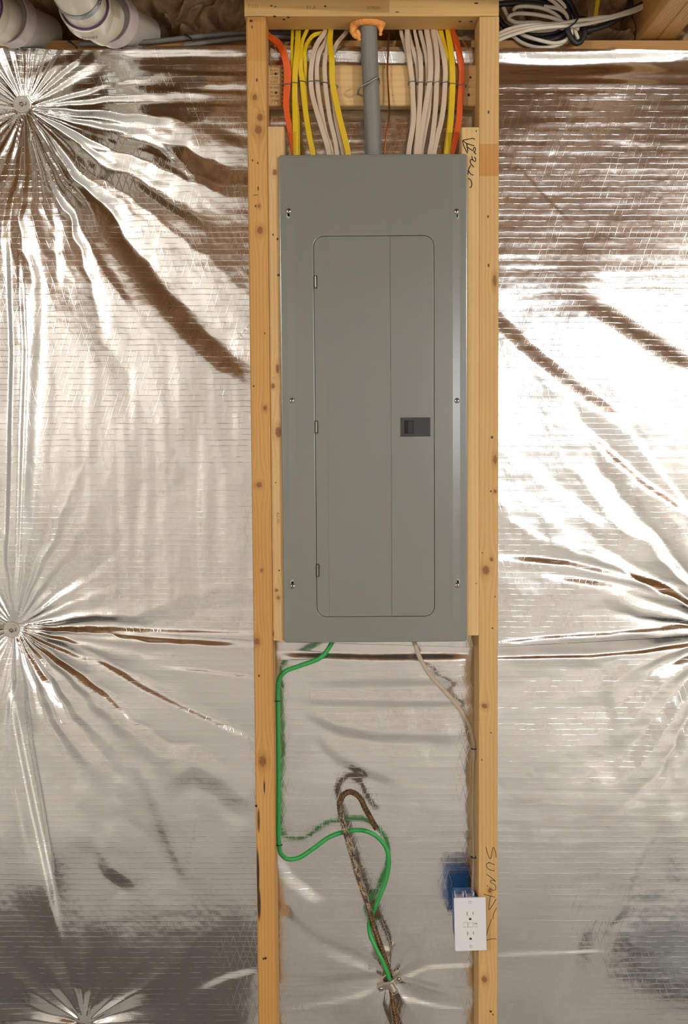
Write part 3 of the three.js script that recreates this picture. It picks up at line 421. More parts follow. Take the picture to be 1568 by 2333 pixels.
{
  // pressed sheet steel: lip, flange, shallow sloping border, raised field with the door opening
  const ringPts = (w, h, r, cx, cy, z) => { const out = []; for (const [sx, sy, a0] of [[1, 1, 0], [-1, 1, Math.PI / 2], [-1, -1, Math.PI], [1, -1, 1.5 * Math.PI]]) for (let i = 0; i <= 6; i++) { const a = a0 + i / 6 * Math.PI / 2; out.push([cx + sx * (w / 2 - r) + Math.cos(a) * r, cy + sy * (h / 2 - r) + Math.sin(a) * r, z]); } return out; };
  const dw = 0.2445 + 0.0009, dh = 0.7814 + 0.0009, dx = 0.00075, dy = (0.3363 - 0.4451) / 2;
  const L = 0.0145, S = 0.0295, T0 = 0.0040, T1 = 0.0046, B0 = 0.025, B1 = 0.052, Z1 = 0.0068, Z2 = Z1 + 0.0014;
  const rings = [ringPts(PW, PH, 0.007, 0, 0, 0.0), ringPts(PW, PH, 0.007, 0, 0, Z1 - 0.0012), ringPts(PW - 0.0016, PH - 0.0016, 0.0063, 0, 0, Z1 - 0.0003), ringPts(PW - 0.0036, PH - 0.0036, 0.0055, 0, 0, Z1),
    ringPts(PW - 2 * L, PH - T0 - B0, 0.004, 0, (B0 - T0) / 2, Z1), ringPts(PW - 2 * S, PH - T1 - B1, 0.003, 0, (B1 - T1) / 2, Z2),
    ringPts(dw + 0.004, dh + 0.004, 0.023, dx, dy, Z2), ringPts(dw + 0.001, dh + 0.001, 0.0215, dx, dy, Z2 - 0.00025), ringPts(dw, dh, 0.021, dx, dy, Z2 - 0.005)];
  const pos = [], idx = [], m = rings[0].length; rings.forEach(r => r.forEach(p => pos.push(...p)));
  for (let i = 0; i + 1 < rings.length; i++) for (let j = 0; j < m; j++) { const a = i * m + j, b = i * m + (j + 1) % m; idx.push(a, b, a + m, b, b + m, a + m); }
  let g = new THREE.BufferGeometry(); g.setAttribute('position', new THREE.Float32BufferAttribute(pos, 3)); g.setIndex(idx); g = toCreasedNormals(g, 0.03); part('cover', planarUV(g), panelMat, panel);
  const door = part('door', planarUV(slab(roundRect(0.2445, 0.7814, 0.02, dx, dy), 0.0045, 0.0008, Z2 - 0.0046, 10)), panelMat, panel);
  const ZD = Z2 - 0.0001, y0 = dy - 0.7814 / 2, y1 = dy + 0.7814 / 2, hinge = -0.0961, ridge = 0.0345, xl = dx - 0.12225, xr = dx + 0.12225;
  part('hinge_strip', planarUV(slab(roundRect(hinge - xl - 0.0008, y1 - y0 - 0.0016, 0, (hinge + xl + 0.0008) / 2, dy, [0.019, 0.0002, 0.0002, 0.019]), 0.0011, 0.0005, ZD, 10)), panelMat, door);
  part('latch_strip', planarUV(slab(roundRect(xr - ridge - 0.0008, y1 - y0 - 0.0016, 0, (ridge + xr - 0.0008) / 2, dy, [0.0002, 0.019, 0.019, 0.0002]), 0.0015, 0.0007, ZD, 10)), panelMat, door);
  // raised bead beside the latch strip and the knock-out mark under the latch
  part('knockout_mark', tube([V(0.089, -0.097, ZD + 0.0015), V(0.089, -0.104, ZD + 0.0015), V(0.091, -0.110, ZD + 0.0015), V(0.097, -0.1125, ZD + 0.0015), V(0.103, -0.110, ZD + 0.0015), V(0.105, -0.104, ZD + 0.0015), V(0.105, -0.097, ZD + 0.0015)], 0.0003, 40, 6), panelMat, door);
  const hingeMat = std(0x857c70, 0.35, 0.9);
  for (const [hx, hy] of [[-0.1193, 0.2445], [-0.1202, -0.0508], [-0.1201, -0.3477]]) { const p = new THREE.CapsuleGeometry(0.0024, 0.021, 4, 12); p.translate(hx + 0.0006, hy, Z2 + 0.0022); const h = part('hinge', p, hingeMat, door, 'bare metal hinge pin'); part('hinge_notch', slab(roundRect(0.0072, 0.0268, 0.002, hx + 0.0008, hy), 0.0016, 0, Z2), std(0x2e2c28, 0.7), h); }
  // black slide latch
  const lx = (0.0542 + 0.1147) / 2, ly = (-0.0328 - 0.0715) / 2, plate = roundRect(0.0605, 0.0387, 0.0008, lx, ly), hole = roundRect(0.0195, 0.028, 0.0008, 0.0542 + 0.0165, ly); plate.holes.push(hole);
  const black = std(0x29292a, 0.45), lt = part('latch', slab(plate, 0.0035, 0.0004, ZD + 0.0010, 4), black, door, 'black plastic slide latch');
  part('finger_recess', box(0.0195, 0.028, 0.0004, 0.0542 + 0.0165, ly, ZD + 0.0018), std(0x060606, 0.7), lt); part('slider', box(0.0115, 0.0256, 0.0014, 0.0542 + 0.0200, ly, ZD + 0.0027, 0.0004), std(0x141415, 0.5), lt);  // recess floor and slider coloured darker to imitate shade inside the recess
  // cover screws in their keyhole slots
  const chrome = std(0xc9c6c0, 0.2, 1), groove = std(0x3a3835, 0.5, 0.6), galv = std(0xa3a39c, 0.6, 0.1);
  const head = new THREE.LatheGeometry([[0, 0.0034], [0.0022, 0.0032], [0.0042, 0.0024], [0.0054, 0.001], [0.0056, 0], [0, 0]].map(q => new THREE.Vector2(...q)), 20).rotateX(Math.PI / 2);
  const cross = clean([box(0.0058, 0.0012, 0.0006, 0, 0, 0.0032), box(0.0012, 0.0058, 0.0006, 0, 0, 0.0032)]);
  for (const [x, y, dySlot] of [[-0.1715, 0.3876, -0.0095], [0.1693, 0.3841, -0.0105], [-0.1693, 0.004, 0], [0.170, 0.0013, 0], [-0.1715, -0.3804, 0.0085], [0.1707, -0.3813, 0.0095]]) {
    const zz = Z1 + 0.0009; if (dySlot) { const s = new THREE.Shape(); s.absarc(x, y + dySlot, 0.0055, 0, Math.PI * 2); const k = slab(s, 0.0003, 0, zz - 0.0006, 16), neck = slab(roundRect(0.006, Math.abs(dySlot) + 0.002, 0.001, x, y + dySlot / 2), 0.0003, 0, zz - 0.0006, 4); part('keyhole_slot', clean([k, neck]), galv, panel, 'bare metal showing through the keyhole slot'); }
    const sc = part('cover_screw', head.clone().rotateZ(x * 31 + y * 17).translate(x, y, zz - 0.0004), chrome, panel, 'shiny cover screw'); part('screw_recess', cross.clone().rotateZ(x * 31 + y * 17).translate(x, y, zz - 0.0004), groove, sc);
  }
}
// ---------------------------------------------------------------- cables above the panel
const sheath = { yellow: std(0xd9b414, 0.5), white: std(0xcbb59d, 0.55), orange: std(0xd9581a, 0.5), green: std(0x2f9a4a, 0.42), gray: std(0x77746f, 0.6), black: std(0x1c1c1c, 0.5) };
const MM = 0.00092;
function flatCable(name, label, color, pts, group = 'flat cables entering the panel') {      // pts: [px, py, width px, depth]
  const g = sweep(pts.map(([px, py, w, z]) => { const p = at(px, py, z); return [p.x, p.y, p.z, w * MM, Math.min(0.0055, Math.max(0.0040, w * MM * 0.55))]; }), { ring: 24, per: 8, power: 4.5 });
  return single(name, g, sheath[color], label, 'cable', group);
}
const top = 0.012, mid = 0.0485, low = 0.06;
// depth along a cable: behind the header at the top, on the block at the staple, into the box at the foot
const zAt = (py, k = 0) => (py < 120 ? top + (mid - top) * sstep(60, 135, py) : mid + (low - mid) * sstep(200, 345, py)) + k;
const run = (list, w, k = 0, bottom = true) => { const out = list.map(([x, y, ww]) => [x, y, ww ?? w, zAt(y, k)]); if (bottom) { const a = out[out.length - 1]; out.push([a[0] + 1, a[1] + 22, a[2], a[3]]); } return out; };
const up = (x, y, w, k = 0) => [x, y - 22, w, -0.012 + k];
const C = (label, color, list, w, k = 0, dx = 0, bottom = true) => flatCable(`${color}_cable`, label, color, [up(list[0][0] + dx, list[0][1], list[0][2] ?? w, k), ...run(list, w, k, bottom)]);
C('orange flat cable next to the left stud', 'orange', [[613, 82, 13], [633, 98], [648, 125], [654.7, 158], [654.7, 191], [652, 232, 14.5], [655, 266, 13], [662, 307, 11], [667, 348, 8]], 16, 0, -14);
C('yellow cable seen edge-on beside the left orange cable', 'yellow', [[666.3, 76], [665.5, 116], [665.5, 149], [667, 187, 6], [675, 225, 6], [679, 265], [680.5, 348]], 7, -0.0045, 0);
C('broad yellow cable, second yellow from the left stud', 'yellow', [[679, 82], [677, 116], [674, 149], [672, 188], [672, 232], [673, 282], [674, 348]], 12.5, 0.001, 0);
C('yellow cable bending sideways under the header, third yellow from the left stud', 'yellow', [[698, 72, 8], [689, 96, 8], [686, 133, 9], [685.4, 158, 11], [689, 184], [692, 216], [698, 266], [706, 315], [713, 348]], 12, 0, 12);
C('yellow cable arching far sideways under the header plate', 'yellow', [[741, 73, 9], [716, 80, 9.5], [699.5, 100, 8.5], [694.5, 122, 8], [696, 158, 9], [695, 184, 8], [697, 230, 7], [703, 290, 7], [711, 348, 7]], 8, -0.005, 28);
C('white cable nearest the yellow cables left of the conduit', 'white', [[739, 76], [722.7, 100], [712.8, 130], [708.6, 166], [708.6, 184], [710, 207], [719.4, 246], [732.7, 290], [749, 348]], 11, 0.001, 10);
C('white cable, second white from the yellow cables left of the conduit', 'white', [[746, 78, 10], [742.6, 95], [727.7, 120], [722, 150], [722.7, 183], [726, 216], [732.7, 257], [743, 307], [757, 348]], 10.5, -0.0045, 4);
C('white cable passing behind the single yellow cable near the conduit', 'white', [[752, 80, 8], [746, 110], [740, 143], [741, 183], [744, 216], [752.6, 274], [762.5, 315], [767.5, 348]], 10, 0, 4);
C('white cable slanting from the foam end down behind the single yellow cable', 'white', [[787, 76], [767.5, 100], [758, 125], [754, 160], [756, 195], [760, 224], [766, 274], [774, 315], [782, 348]], 9.5, -0.0055, 14);
C('single yellow cable nearest the gray conduit on its left', 'yellow', [[753.4, 73, 12], [751.7, 96], [756, 133], [758.4, 193], [766, 232], [777.4, 282], [785.7, 315], [793, 348]], 13, 0.0035, 2);
C('white cable first right of the bare copper wire, thin at the top', 'white', [[914, 73], [919.6, 93], [928, 125], [934, 160], [938, 187], [940, 230], [938, 290], [930, 350]], 8.5, -0.0055);
C('white cable second right of the bare copper wire, bowed outward at the middle', 'white', [[928, 72], [928.8, 100], [933, 133], [937, 166], [939.5, 186], [941, 224], [943, 262], [940.4, 290], [931, 350]], 11.5, 0.001);
C('white cable tucked between the second and fourth white cables right of the copper', 'white', [[933.7, 84], [943, 120], [950, 149], [952.5, 183], [954, 225], [951, 290], [946, 350]], 8.5, -0.005);
C('white cable fourth right of the bare copper wire, narrow where it leaves the header', 'white', [[945, 72, 7], [951, 100, 8], [957, 130], [959.5, 166], [958.6, 191], [957.8, 216], [954.5, 266], [951, 315], [948.7, 350]], 10.5, 0.001);
C('white cable fifth right of the bare copper wire, hidden below its staple', 'white', [[957.8, 72], [966, 103], [972, 133], [974, 158], [974, 190], [969, 250], [962, 300], [955, 350]], 9.5, -0.0055);
C('white cable with pinch marks above its staple, sixth right of the copper wire', 'white', [[972.7, 72], [978.5, 108], [981, 149], [979.4, 188], [974.4, 216], [966, 266], [959.5, 307], [954, 350]], 12, 0.001);
C('white cable seventh right of the bare copper wire, splitting off low down', 'white', [[979.4, 73, 6], [986, 105, 7], [989, 149, 7], [986, 188], [981, 216], [977.7, 257], [969.4, 299], [961, 350]], 8, -0.0045);
C('white cable eighth right of the bare copper wire', 'white', [[987.6, 72], [994, 108], [996.8, 149], [995, 188], [993.4, 232], [990, 274], [984, 323], [979.4, 350]], 11.3, 0.001);
C('white cable next to the yellow cables on the right side', 'white', [[994, 72, 8], [1002.6, 96, 9], [1011.7, 130], [1015, 166], [1014, 191], [1011.7, 232], [1006, 274], [996, 315], [989.3, 350]], 11.5, -0.001);
C('yellow cable slipping behind the other yellow cable on the right side', 'yellow', [[1004, 72, 12], [1012.5, 100, 10], [1018, 125, 9], [1022.5, 153, 8], [1026, 190, 8], [1026, 232, 8], [1022, 290, 8], [1015, 350, 8]], 11, -0.005);
C('broad yellow cable beside the right orange cable', 'yellow', [[1020.8, 72, 12], [1025.8, 103], [1030, 141], [1031.6, 191], [1030, 232], [1026.6, 282], [1021.6, 332], [1019, 352]], 13, 0.0015);
C('orange flat cable next to the right filler stud', 'orange', [[1032.4, 74, 11], [1040.7, 98], [1049, 133], [1053, 166], [1051.5, 193], [1049, 232], [1045.7, 274], [1039, 315], [1030.8, 352, 12]], 14, 0.001, -4);
{
  const pts = [[886.8, 52, -0.01], [886.5, 73, 0.015], [884.8, 116, 0.043], [883, 158, 0.05], [884.8, 199, 0.05], [887, 241, 0.055], [887, 266, 0.06], [882, 299, 0.062], [875.7, 350, 0.062], [874, 372, 0.062]].map(([x, y, z]) => { const p = at(x, y, z); return [p.x, p.y, p.z, 0.0036]; });
  single('copper_wire', sweep(pts, { ring: 10, per: 6 }), std(0x9c5a30, 0.35, 0.9), 'thin bare copper wire right of the gray conduit', 'wire');
}
const steel = std(0x77736b, 0.45, 0.9);
// staple over a cable, driven into the block; the legs reach into the wood
function staple(x0, x1, y0, y1, label, z = 0.0528) {
  const a = at(x0, y0, z), b = at(x1, y1, z), leg = V(0, -0.004, -0.009), P = [a.clone().add(leg), a.clone().add(V(0, -0.0015, -0.001)), a.clone().lerp(b, 0.12), b.clone().lerp(a, 0.12), b.clone().add(V(0, -0.0015, -0.001)), b.clone().add(leg)];
  single('cable_staple', tube(P, 0.00095, 28, 8), steel, label, 'staple', 'staples on the backing block');
}
for (const s of [[646, 664, 192, 191, 'steel staple over the left orange cable'], [665, 681, 188, 190, 'steel staple over the broad left yellow cable'], [682, 699, 184, 187, 'steel staple over the yellow cables that bend sideways'], [700, 716, 186, 185, 'steel staple over the first left white cable'], [716, 732, 183, 185, 'steel staple over the second left white cable'], [734, 750, 187, 190, 'steel staple over the third left white cable'], [751, 769, 194, 194, 'steel staple over the single yellow cable near the conduit'], [931, 949, 187, 185, 'steel staple over the first right white cables'], [952, 966, 188, 187, 'steel staple over the fourth right white cable'], [972, 986, 188, 186, 'steel staple over the pinched white cable'], [988, 1005, 189, 185, 'steel staple over the eighth right white cable'], [1007, 1024, 188, 186, 'steel staple over the white cable beside the right yellow ones'], [1023, 1041, 190, 191, 'steel staple over the broad right yellow cable'], [1044, 1062, 194, 192, 'steel staple over the right orange cable']]) staple(...s);

// ---------------------------------------------------------------- conduit, its foam collar and hook nail
{
  const a = at(839, 46, 0.056); a.y = 2.325; const b = at(852, 350, 0.062), d = b.clone().sub(a).normalize(), end = b.clone().addScaledVector(d, 0.03);
  const g = thing('conduit', 'gray plastic conduit running from the header plate into the panel top', 'conduit', V(0, 0, 0));
  seed(3); const ct = dataTex(256, 256, (x, y) => { const s = 1 + 0.05 * N(x / 256 * 20, y / 256 * 3, 2) - 0.06 * Math.pow(Math.max(0, Math.sin(x / 256 * 6.283 * 3 + 0.8)), 40); return [126 * s, 123 * s, 116 * s]; });
  const cm = new THREE.MeshStandardMaterial({ map: ct, roughness: 0.55 });
  part('pipe', rod(a, end, 0.0173, 40), cm, g);
  part('coupling', (() => { const p = b.clone().addScaledVector(d, -0.004); return rod(p, end, 0.0182, 40); })(), std(0x7b7973, 0.55), g);
}
{
  // expanding foam squeezed out around the conduit under the header
  const res = 56, mc = new MarchingCubes(res, undefined, false, false, 60000), S = 0.044, c = at(838, 62, 0.05); c.y = 2.309; const blobs = [];
  for (let i = 0; i <= 20; i++) { const t = i / 20, ang = Math.PI * (1.12 - 1.24 * t); blobs.push([Math.cos(ang) * 0.0255, 0.012 - 0.002 * t, 0.006 + Math.sin(ang) * 0.022, 0.0098 + 0.002 * N(t * 9, 3.1, 1)]); }
  blobs.push([-0.029, 0.004, 0.008, 0.008], [-0.031, -0.006, 0.009, 0.0065], [-0.028, -0.013, 0.010, 0.0058], [-0.024, -0.0175, 0.010, 0.0048], [-0.021, -0.010, 0.016, 0.005], [-0.018, -0.016, 0.014, 0.0045], [-0.0175, -0.024, 0.013, 0.0038], [0.026, 0.004, 0.010, 0.0055], [0.027, -0.004, 0.011, 0.0045], [0.0262, -0.013, 0.011, 0.0038]);
  for (let z = 0; z < res; z++) for (let y = 0; y < res; y++) for (let x = 0; x < res; x++) {
    const X = (x - res / 2) / (res / 2) * S, Y = (y - res / 2) / (res / 2) * S, Z = (z - res / 2) / (res / 2) * S; let acc = 0;
    for (const [bx, by, bz, br] of blobs) acc += Math.exp(-(Math.hypot(X - bx, Y - by, Z - bz) - br) * 700);
    let dist = -Math.log(acc + 1e-12) / 700 + 0.0011 * N(X * 260, Y * 260, Z * 260); dist = Math.max(dist, 0.0168 - Math.hypot(X - 0.001, Z - 0.006), Y - 0.0098);
    mc.field[x + y * res + z * res * res] = -dist * 1000;
  }
  mc.isolation = 0; mc.update();
  const n = mc.count, g = new THREE.BufferGeometry(); g.setAttribute('position', new THREE.Float32BufferAttribute(mc.positionArray.slice(0, n * 3), 3)); let q = mergeVertices(g, 1e-4); q.scale(S, S, S); q.computeVertexNormals(); q.translate(c.x, c.y, c.z);
  single('foam_seal', q, std(0xe89a4a, 0.7), 'orange expanding foam squeezed out around the conduit under the header', 'foam');
}
{
  const z = 0.081, P = [[816, 214, 0.062], [817, 205, 0.074], [824, 196, z], [840, 188, z + 0.001], [856, 178, z], [862, 176, 0.076], [864, 184, 0.062], [864, 192, 0.042]].map(([x, y, zz]) => at(x, y, zz)); P.unshift(at(815, 214, 0.042));
  single('hook_nail', tube(P, 0.0020, 60, 10), std(0x9a9790, 0.4, 0.7), 'bent steel hook nail holding the gray conduit', 'nail');
}

// ---------------------------------------------------------------- green and white cables below the panel
const px3 = list => list.map(([x, y, z]) => at(x, y, z));
const roundCable = (list, d, per = 8) => sweep(list.map(([x, y, z, w]) => { const p = at(x, y, z); return [p.x, p.y, p.z, w ?? d]; }), { ring: 18, per });
single('green_wire', roundCable([[766, 1440, 0.055], [755, 1467, 0.056], [732, 1497, 0.06], [686, 1516, 0.062], [650, 1530, 0.062], [636, 1547, 0.062], [633, 1574, 0.06], [633, 1597, 0.06], [634, 1670, 0.06], [635, 1784, 0.06], [635, 1900, 0.06], [636, 1922, 0.06], [639, 1942, 0.058], [653, 1956, 0.054], [679, 1955, 0.045], [713, 1934, 0.038], [751, 1907, 0.034], [790, 1894, 0.026], [828, 1892, 0.022], [858, 1905, 0.018], [881, 1934, 0.016], [886, 1965, 0.016], [880, 2003, 0.018], [866, 2041, 0.022], [851, 2076, 0.026], [842, 2099, 0.032], [843, 2125, 0.046], [855, 2156, 0.054], [874, 2194, 0.06], [889, 2233, 0.058]], 0.0098), sheath.green, 'thick green grounding wire looping from the panel to the rusty bar', 'wire');
single('white_cable', sweep([[938, 1445, 0.055, 9], [944.6, 1465, 0.056, 10], [958, 1501, 0.06, 10], [981, 1539, 0.062, 10], [1019, 1581, 0.062, 10.5], [1053, 1623, 0.06, 10.5], [1073, 1662, 0.056, 9], [1081, 1704, 0.05, 8], [1079, 1750, 0.048, 6], [1078, 1850, 0.048, 5.5], [1079, 1920, 0.05, 5.5], [1080, 1950, 0.055, 6], [1079, 1990, 0.058, 7], [1077, 2030, 0.06, 7.5], [1075, 2050, 0.06, 7.5]].map(([x, y, z, w]) => { const p = at(x, y, z); return [p.x, p.y, p.z, w * MM, 0.0055]; }), { ring: 18, per: 8, power: 2.6 }), std(0xb5a28f, 0.55), 'white cable running from the panel down the right stud to the receptacle', 'cable');
function sideStaple(px, py, z, label, dir) { const p = at(px, py, z), P = [V(-dir * 0.006, 0.001, 0.007), V(dir * 0.003, 0.001, 0.0072), V(dir * 0.0062, 0, 0.002), V(dir * 0.0062, 0, -0.003), V(dir * 0.003, -0.001, -0.0072), V(-dir * 0.006, -0.001, -0.007)].map(q => q.add(p)); single('cable_staple', tube(P, 0.0011, 30, 8), std(0x1f1d1b, 0.5), label, 'staple', 'staples on the stud sides'); }
sideStaple(633, 1597, 0.06, 'dark staple pinning the green wire under its upper bend', 1); sideStaple(636, 1925, 0.06, 'dark staple pinning the green wire above its lower bend', 1);
sideStaple(1081, 1706, 0.05, 'dark staple pinning the white cable at the end of its slant', -1); sideStaple(1080, 1953, 0.056, 'dark staple pinning the white cable above the receptacle', -1);

// ---------------------------------------------------------------- rusty reinforcing bar and its ground clamp
{
  const list = [[859, 1889, 0.062], [857, 1886, 0.061], [845.7, 1866, 0.056], [831, 1839, 0.05], [822, 1820, 0.047], [810, 1808.5, 0.045], [796, 1804, 0.043], [783.5, 1810.6, 0.041], [776, 1824, 0.04], [774.4, 1839, 0.04], [778, 1861, 0.04], [786, 1890, 0.04], [794, 1919, 0.04], [803.6, 1952, 0.04], [815, 1995, 0.04], [824, 2020, 0.04], [839, 2064, 0.041], [855, 2118, 0.042], [874, 2175, 0.044], [885, 2213, 0.045], [892, 2252, 0.044], [897.6, 2293, 0.042], [903, 2335, 0.04], [909, 2400, 0.03], [914, 2450, 0.02]];
  const pitch = 0.0072, ribs = (s, a) => { const v = Math.abs(((a / Math.PI) % 1) * 2 - 1), q = (((s + v * 0.0052) / pitch) % 1 + 1) % 1, rib = Math.exp(-((q - 0.5) ** 2) / 0.02), spine = Math.exp(-((Math.abs(Math.sin(a - 1.57))) ** 2) / 0.015); return 1 + 0.10 * Math.max(rib, spine) + 0.03 * N(s * 400, a * 2, 4) - 0.05; };
  const g = sweep(list.map(([x, y, z]) => { const p = at(x, y, z); return [p.x, p.y, p.z, 0.0124]; }), { ring: 36, per: 40, shape: ribs });
  // rust, mortar splashes and dark scale, in object space along the bar
  const pos = g.attributes.position, uv = g.attributes.uv, col = new Float32Array(pos.count * 3);
  const lerp3 = (a, b, t) => a.map((v, i) => v + (b[i] - v) * t), lin = h => { const c = new THREE.Color(h); return [c.r, c.g, c.b]; };
  const rust = lin(0x6f4c28), dark = lin(0x3a2818), mortar = lin(0xa99a86), scale = lin(0x2c2a2c), tan = lin(0xb08a54);
  for (let i = 0; i < pos.count; i++) { const s = uv.getY(i), a = uv.getX(i) * 6.283, n1 = N(s * 90, Math.cos(a) * 2.5, Math.sin(a) * 2.5), n2 = N(s * 260, Math.cos(a) * 5, Math.sin(a) * 5 + 9), rb = ribs(s, a) - 0.95;
    let c = lerp3(dark, rust, clamp(0.5 + n1 * 1.6 + n2 * 0.6 + rb * 3)); const spl = sstep(0.12, 0.18, s) * (1 - sstep(0.36, 0.4, s));
    c = lerp3(c, mortar, spl * sstep(0.0, 0.18, n2 + 0.5 * n1 + 0.12)); c = lerp3(c, tan, (0.25 + 0.55 * sstep(0.24, 0.3, s)) * sstep(0.03, 0.1, rb) * clamp(0.6 + n2)); c = lerp3(c, scale, sstep(0.12, 0.3, N(s * 60, Math.cos(a) * 1.5, 20)) * 0.8);
    col.set(c, i * 3); }
  g.setAttribute('color', new THREE.BufferAttribute(col, 3));
  single('reinforcing_bar', g, new THREE.MeshStandardMaterial({ vertexColors: true, roughness: 0.85 }), 'rusty ribbed reinforcing bar bent into a hook above the green wire', 'rebar');
}
{
  const o = at(886, 2232, 0.05), g = thing('ground_clamp', 'pale metal two-screw ground clamp gripping the rusty bar and green wire', 'clamp', o); g.rotation.z = 0.49;
  const cast = std(0xb3a99b, 0.38, 0.75), scr = std(0xaab0ae, 0.25, 0.95), dk = std(0x33302c, 0.5, 0.6);
  const jaw = (y, lift) => { const s = new THREE.Shape(); s.moveTo(-0.027, -0.006); s.lineTo(-0.012, -0.0065); s.quadraticCurveTo(-0.008, 0.001 * lift, 0, 0.001 * lift); s.quadraticCurveTo(0.008, 0.001 * lift, 0.012, -0.0065); s.lineTo(0.027, -0.006); s.lineTo(0.028, 0.003); s.lineTo(0.015, 0.004); s.quadraticCurveTo(0.009, 0.011, 0, 0.0115); s.quadraticCurveTo(-0.009, 0.011, -0.015, 0.004); s.lineTo(-0.028, 0.003); s.closePath(); const q = new THREE.ExtrudeGeometry(s, { depth: 0.012, bevelEnabled: true, bevelSize: 0.0008, bevelThickness: 0.0008, bevelSegments: 2, curveSegments: 8 }); q.rotateX(Math.PI / 2); q.translate(0, y, 0); return q; };
  part('front_jaw', jaw(0.002, 4).translate(0, 0, 0.009), cast, g); part('rear_jaw', jaw(0.006, 4).rotateY(Math.PI).translate(0, 0, -0.005), cast, g);
  part('hub', clean([new THREE.CylinderGeometry(0.0075, 0.0085, 0.018, 20).translate(0.0015, -0.010, 0.0165), slab(roundRect(0.015, 0.014, 0.003, 0.002, -0.020), 0.012, 0.001, 0.009)]), cast, g);
  const head = new THREE.LatheGeometry([[0, 0.0042], [0.003, 0.0038], [0.0046, 0.002], [0.005, 0], [0, 0]].map(q => new THREE.Vector2(...q)), 18).rotateX(Math.PI / 2);
  for (const [x, y, z] of [[-0.0215, -0.004, 0.013], [0.0215, -0.003, 0.013], [0.002, -0.0205, 0.0212]]) { const s = part('clamp_screw', head.clone().translate(x, y, z), scr, g); part('screw_slot', box(0.0075, 0.001, 0.0008, 0, 0, 0.0039).rotateZ(x * 60 + 0.4).translate(x, y, z), dk, s); part('screw_shank', new THREE.CylinderGeometry(0.0022, 0.0022, 0.02, 10).rotateX(Math.PI / 2).translate(x, y, z - 0.011), scr, s); }
}

// ---------------------------------------------------------------- receptacle in its blue box
{
  const o = at(1071.6, 2105, 0.113), g = thing('receptacle', 'white twin receptacle with cover plate and blue box on the right stud', 'outlet', o); g.rotation.z = 0.028;
  const white = std(0xe4e2e6, 0.32), dev = std(0xe5e2e0, 0.36), slot = std(0xa6a29e, 0.6), dark = std(0x2c2826, 0.6), blue = std(0x1c67b8, 0.42), pale = std(0xb9c2dc, 0.45), gap = std(0xa89d90, 0.6);
  const W = 0.0674, H = 0.1156, face = roundRect(W, H, 0.0022); face.holes.push(roundRect(0.0335, 0.0672, 0.0008, 0, 0.0003));
  part('cover_plate', slab(face, 0.006, 0.0016, -0.003, 6), white, g);
  for (const y of [0.048, -0.0478]) { const s = part('plate_screw', new THREE.LatheGeometry([[0, 0.0008], [0.0026, 0.0006], [0.0034, 0], [0, 0]].map(q => new THREE.Vector2(...q)), 18).rotateX(Math.PI / 2).translate(0.0006, y, 0.003), white, g); part('screw_slot', box(0.0007, 0.0048, 0.0003, 0.0006, y, 0.0037), gap, s); }
  const body = part('device', slab(roundRect(0.0322, 0.0658, 0.0008, 0, 0.0003), 0.006, 0.0006, -0.0032, 4), dev, g, 'off-white twin receptacle face');
  const z = 0.0029;
  for (const cy of [0.0195, -0.0235]) {
    part('slot', box(0.0026, 0.0082, 0.0004, -0.0062, cy + 0.004, z), slot, body); part('slot', box(0.0023, 0.007, 0.0004, 0.0062, cy + 0.0045, z), slot, body);
    const s = new THREE.Shape(); s.absarc(0, 0, 0.0025, 0, Math.PI, false); s.lineTo(-0.0025, -0.0022); s.lineTo(0.0025, -0.0022); part('ground_hole', slab(s, 0.0004, 0, z - 0.0002, 8).translate(0, cy - 0.0075, 0), dark, body);
  }
  part('test_button', box(0.0093, 0.0082, 0.0014, -0.0105, -0.0005, z + 0.0002, 0.0004), dev, body); part('reset_button', box(0.0105, 0.0082, 0.0014, 0.0005, -0.0005, z + 0.0002, 0.0004), dev, body);
  part('button_frame', clean([box(0.0312, 0.0005, 0.0003, 0, 0.0047, z + 0.0001), box(0.0312, 0.0005, 0.0003, 0, -0.0056, z + 0.0001), box(0.0006, 0.0088, 0.0003, -0.0053, -0.0005, z + 0.0001), box(0.0006, 0.0088, 0.0003, 0.0063, -0.0005, z + 0.0001)]), gap, body);
  for (const x of [0.0098, 0.0131]) part('indicator_hole', new THREE.CylinderGeometry(0.0011, 0.0011, 0.0004, 10).rotateX(Math.PI / 2).translate(x, 0.0012, z), dark, body);
  part('indicator_light', new THREE.SphereGeometry(0.0008, 10, 8).translate(0.0066, -0.0055, z), std(0xffffff, 0.2), body);
  // blue plastic box with its clamps on top
  const x0 = -0.0305, x1 = 0.0165, y0 = -0.047, y1 = 0.0475, zb = -0.082, zf = -0.0035, t = 0.002;
  const bx = part('wall_box', clean([spanBox(x0, x0 + t, y0, y1, zb, zf), spanBox(x1 - t, x1, y0, y1, zb, zf), spanBox(x0, x1, y0, y0 + t, zb, zf), spanBox(x0, x1, y1 - t, y1, zb, zf), spanBox(x0, x1, y0, y1, zb, zb + t)]), blue, g, 'bright blue plastic wall box');
  for (const [x, w, zz] of [[-0.024, 0.0075, -0.004], [-0.0155, 0.0075, -0.004], [0.0055, 0.007, -0.004], [0.0135, 0.0062, -0.012]]) part('box_tab', box(w, 0.006, 0.010, x, y1 + 0.002, zz - 0.005, 0.0006), blue, bx);
  for (const [x, w] of [[-0.0195, 0.02], [0.003, 0.019]]) part('cable_clamp', clean([box(w, 0.002, 0.03, x, y1 + 0.001, -0.027), box(0.002, 0.010, 0.022, x - w / 2 + 0.001, y1 + 0.005, -0.028), box(0.003, 0.012, 0.012, x + w / 2 - 0.002, y1 + 0.006, -0.026).rotateZ(0.0)]), pale, bx, 'pale cable clamp on top of the box');
}

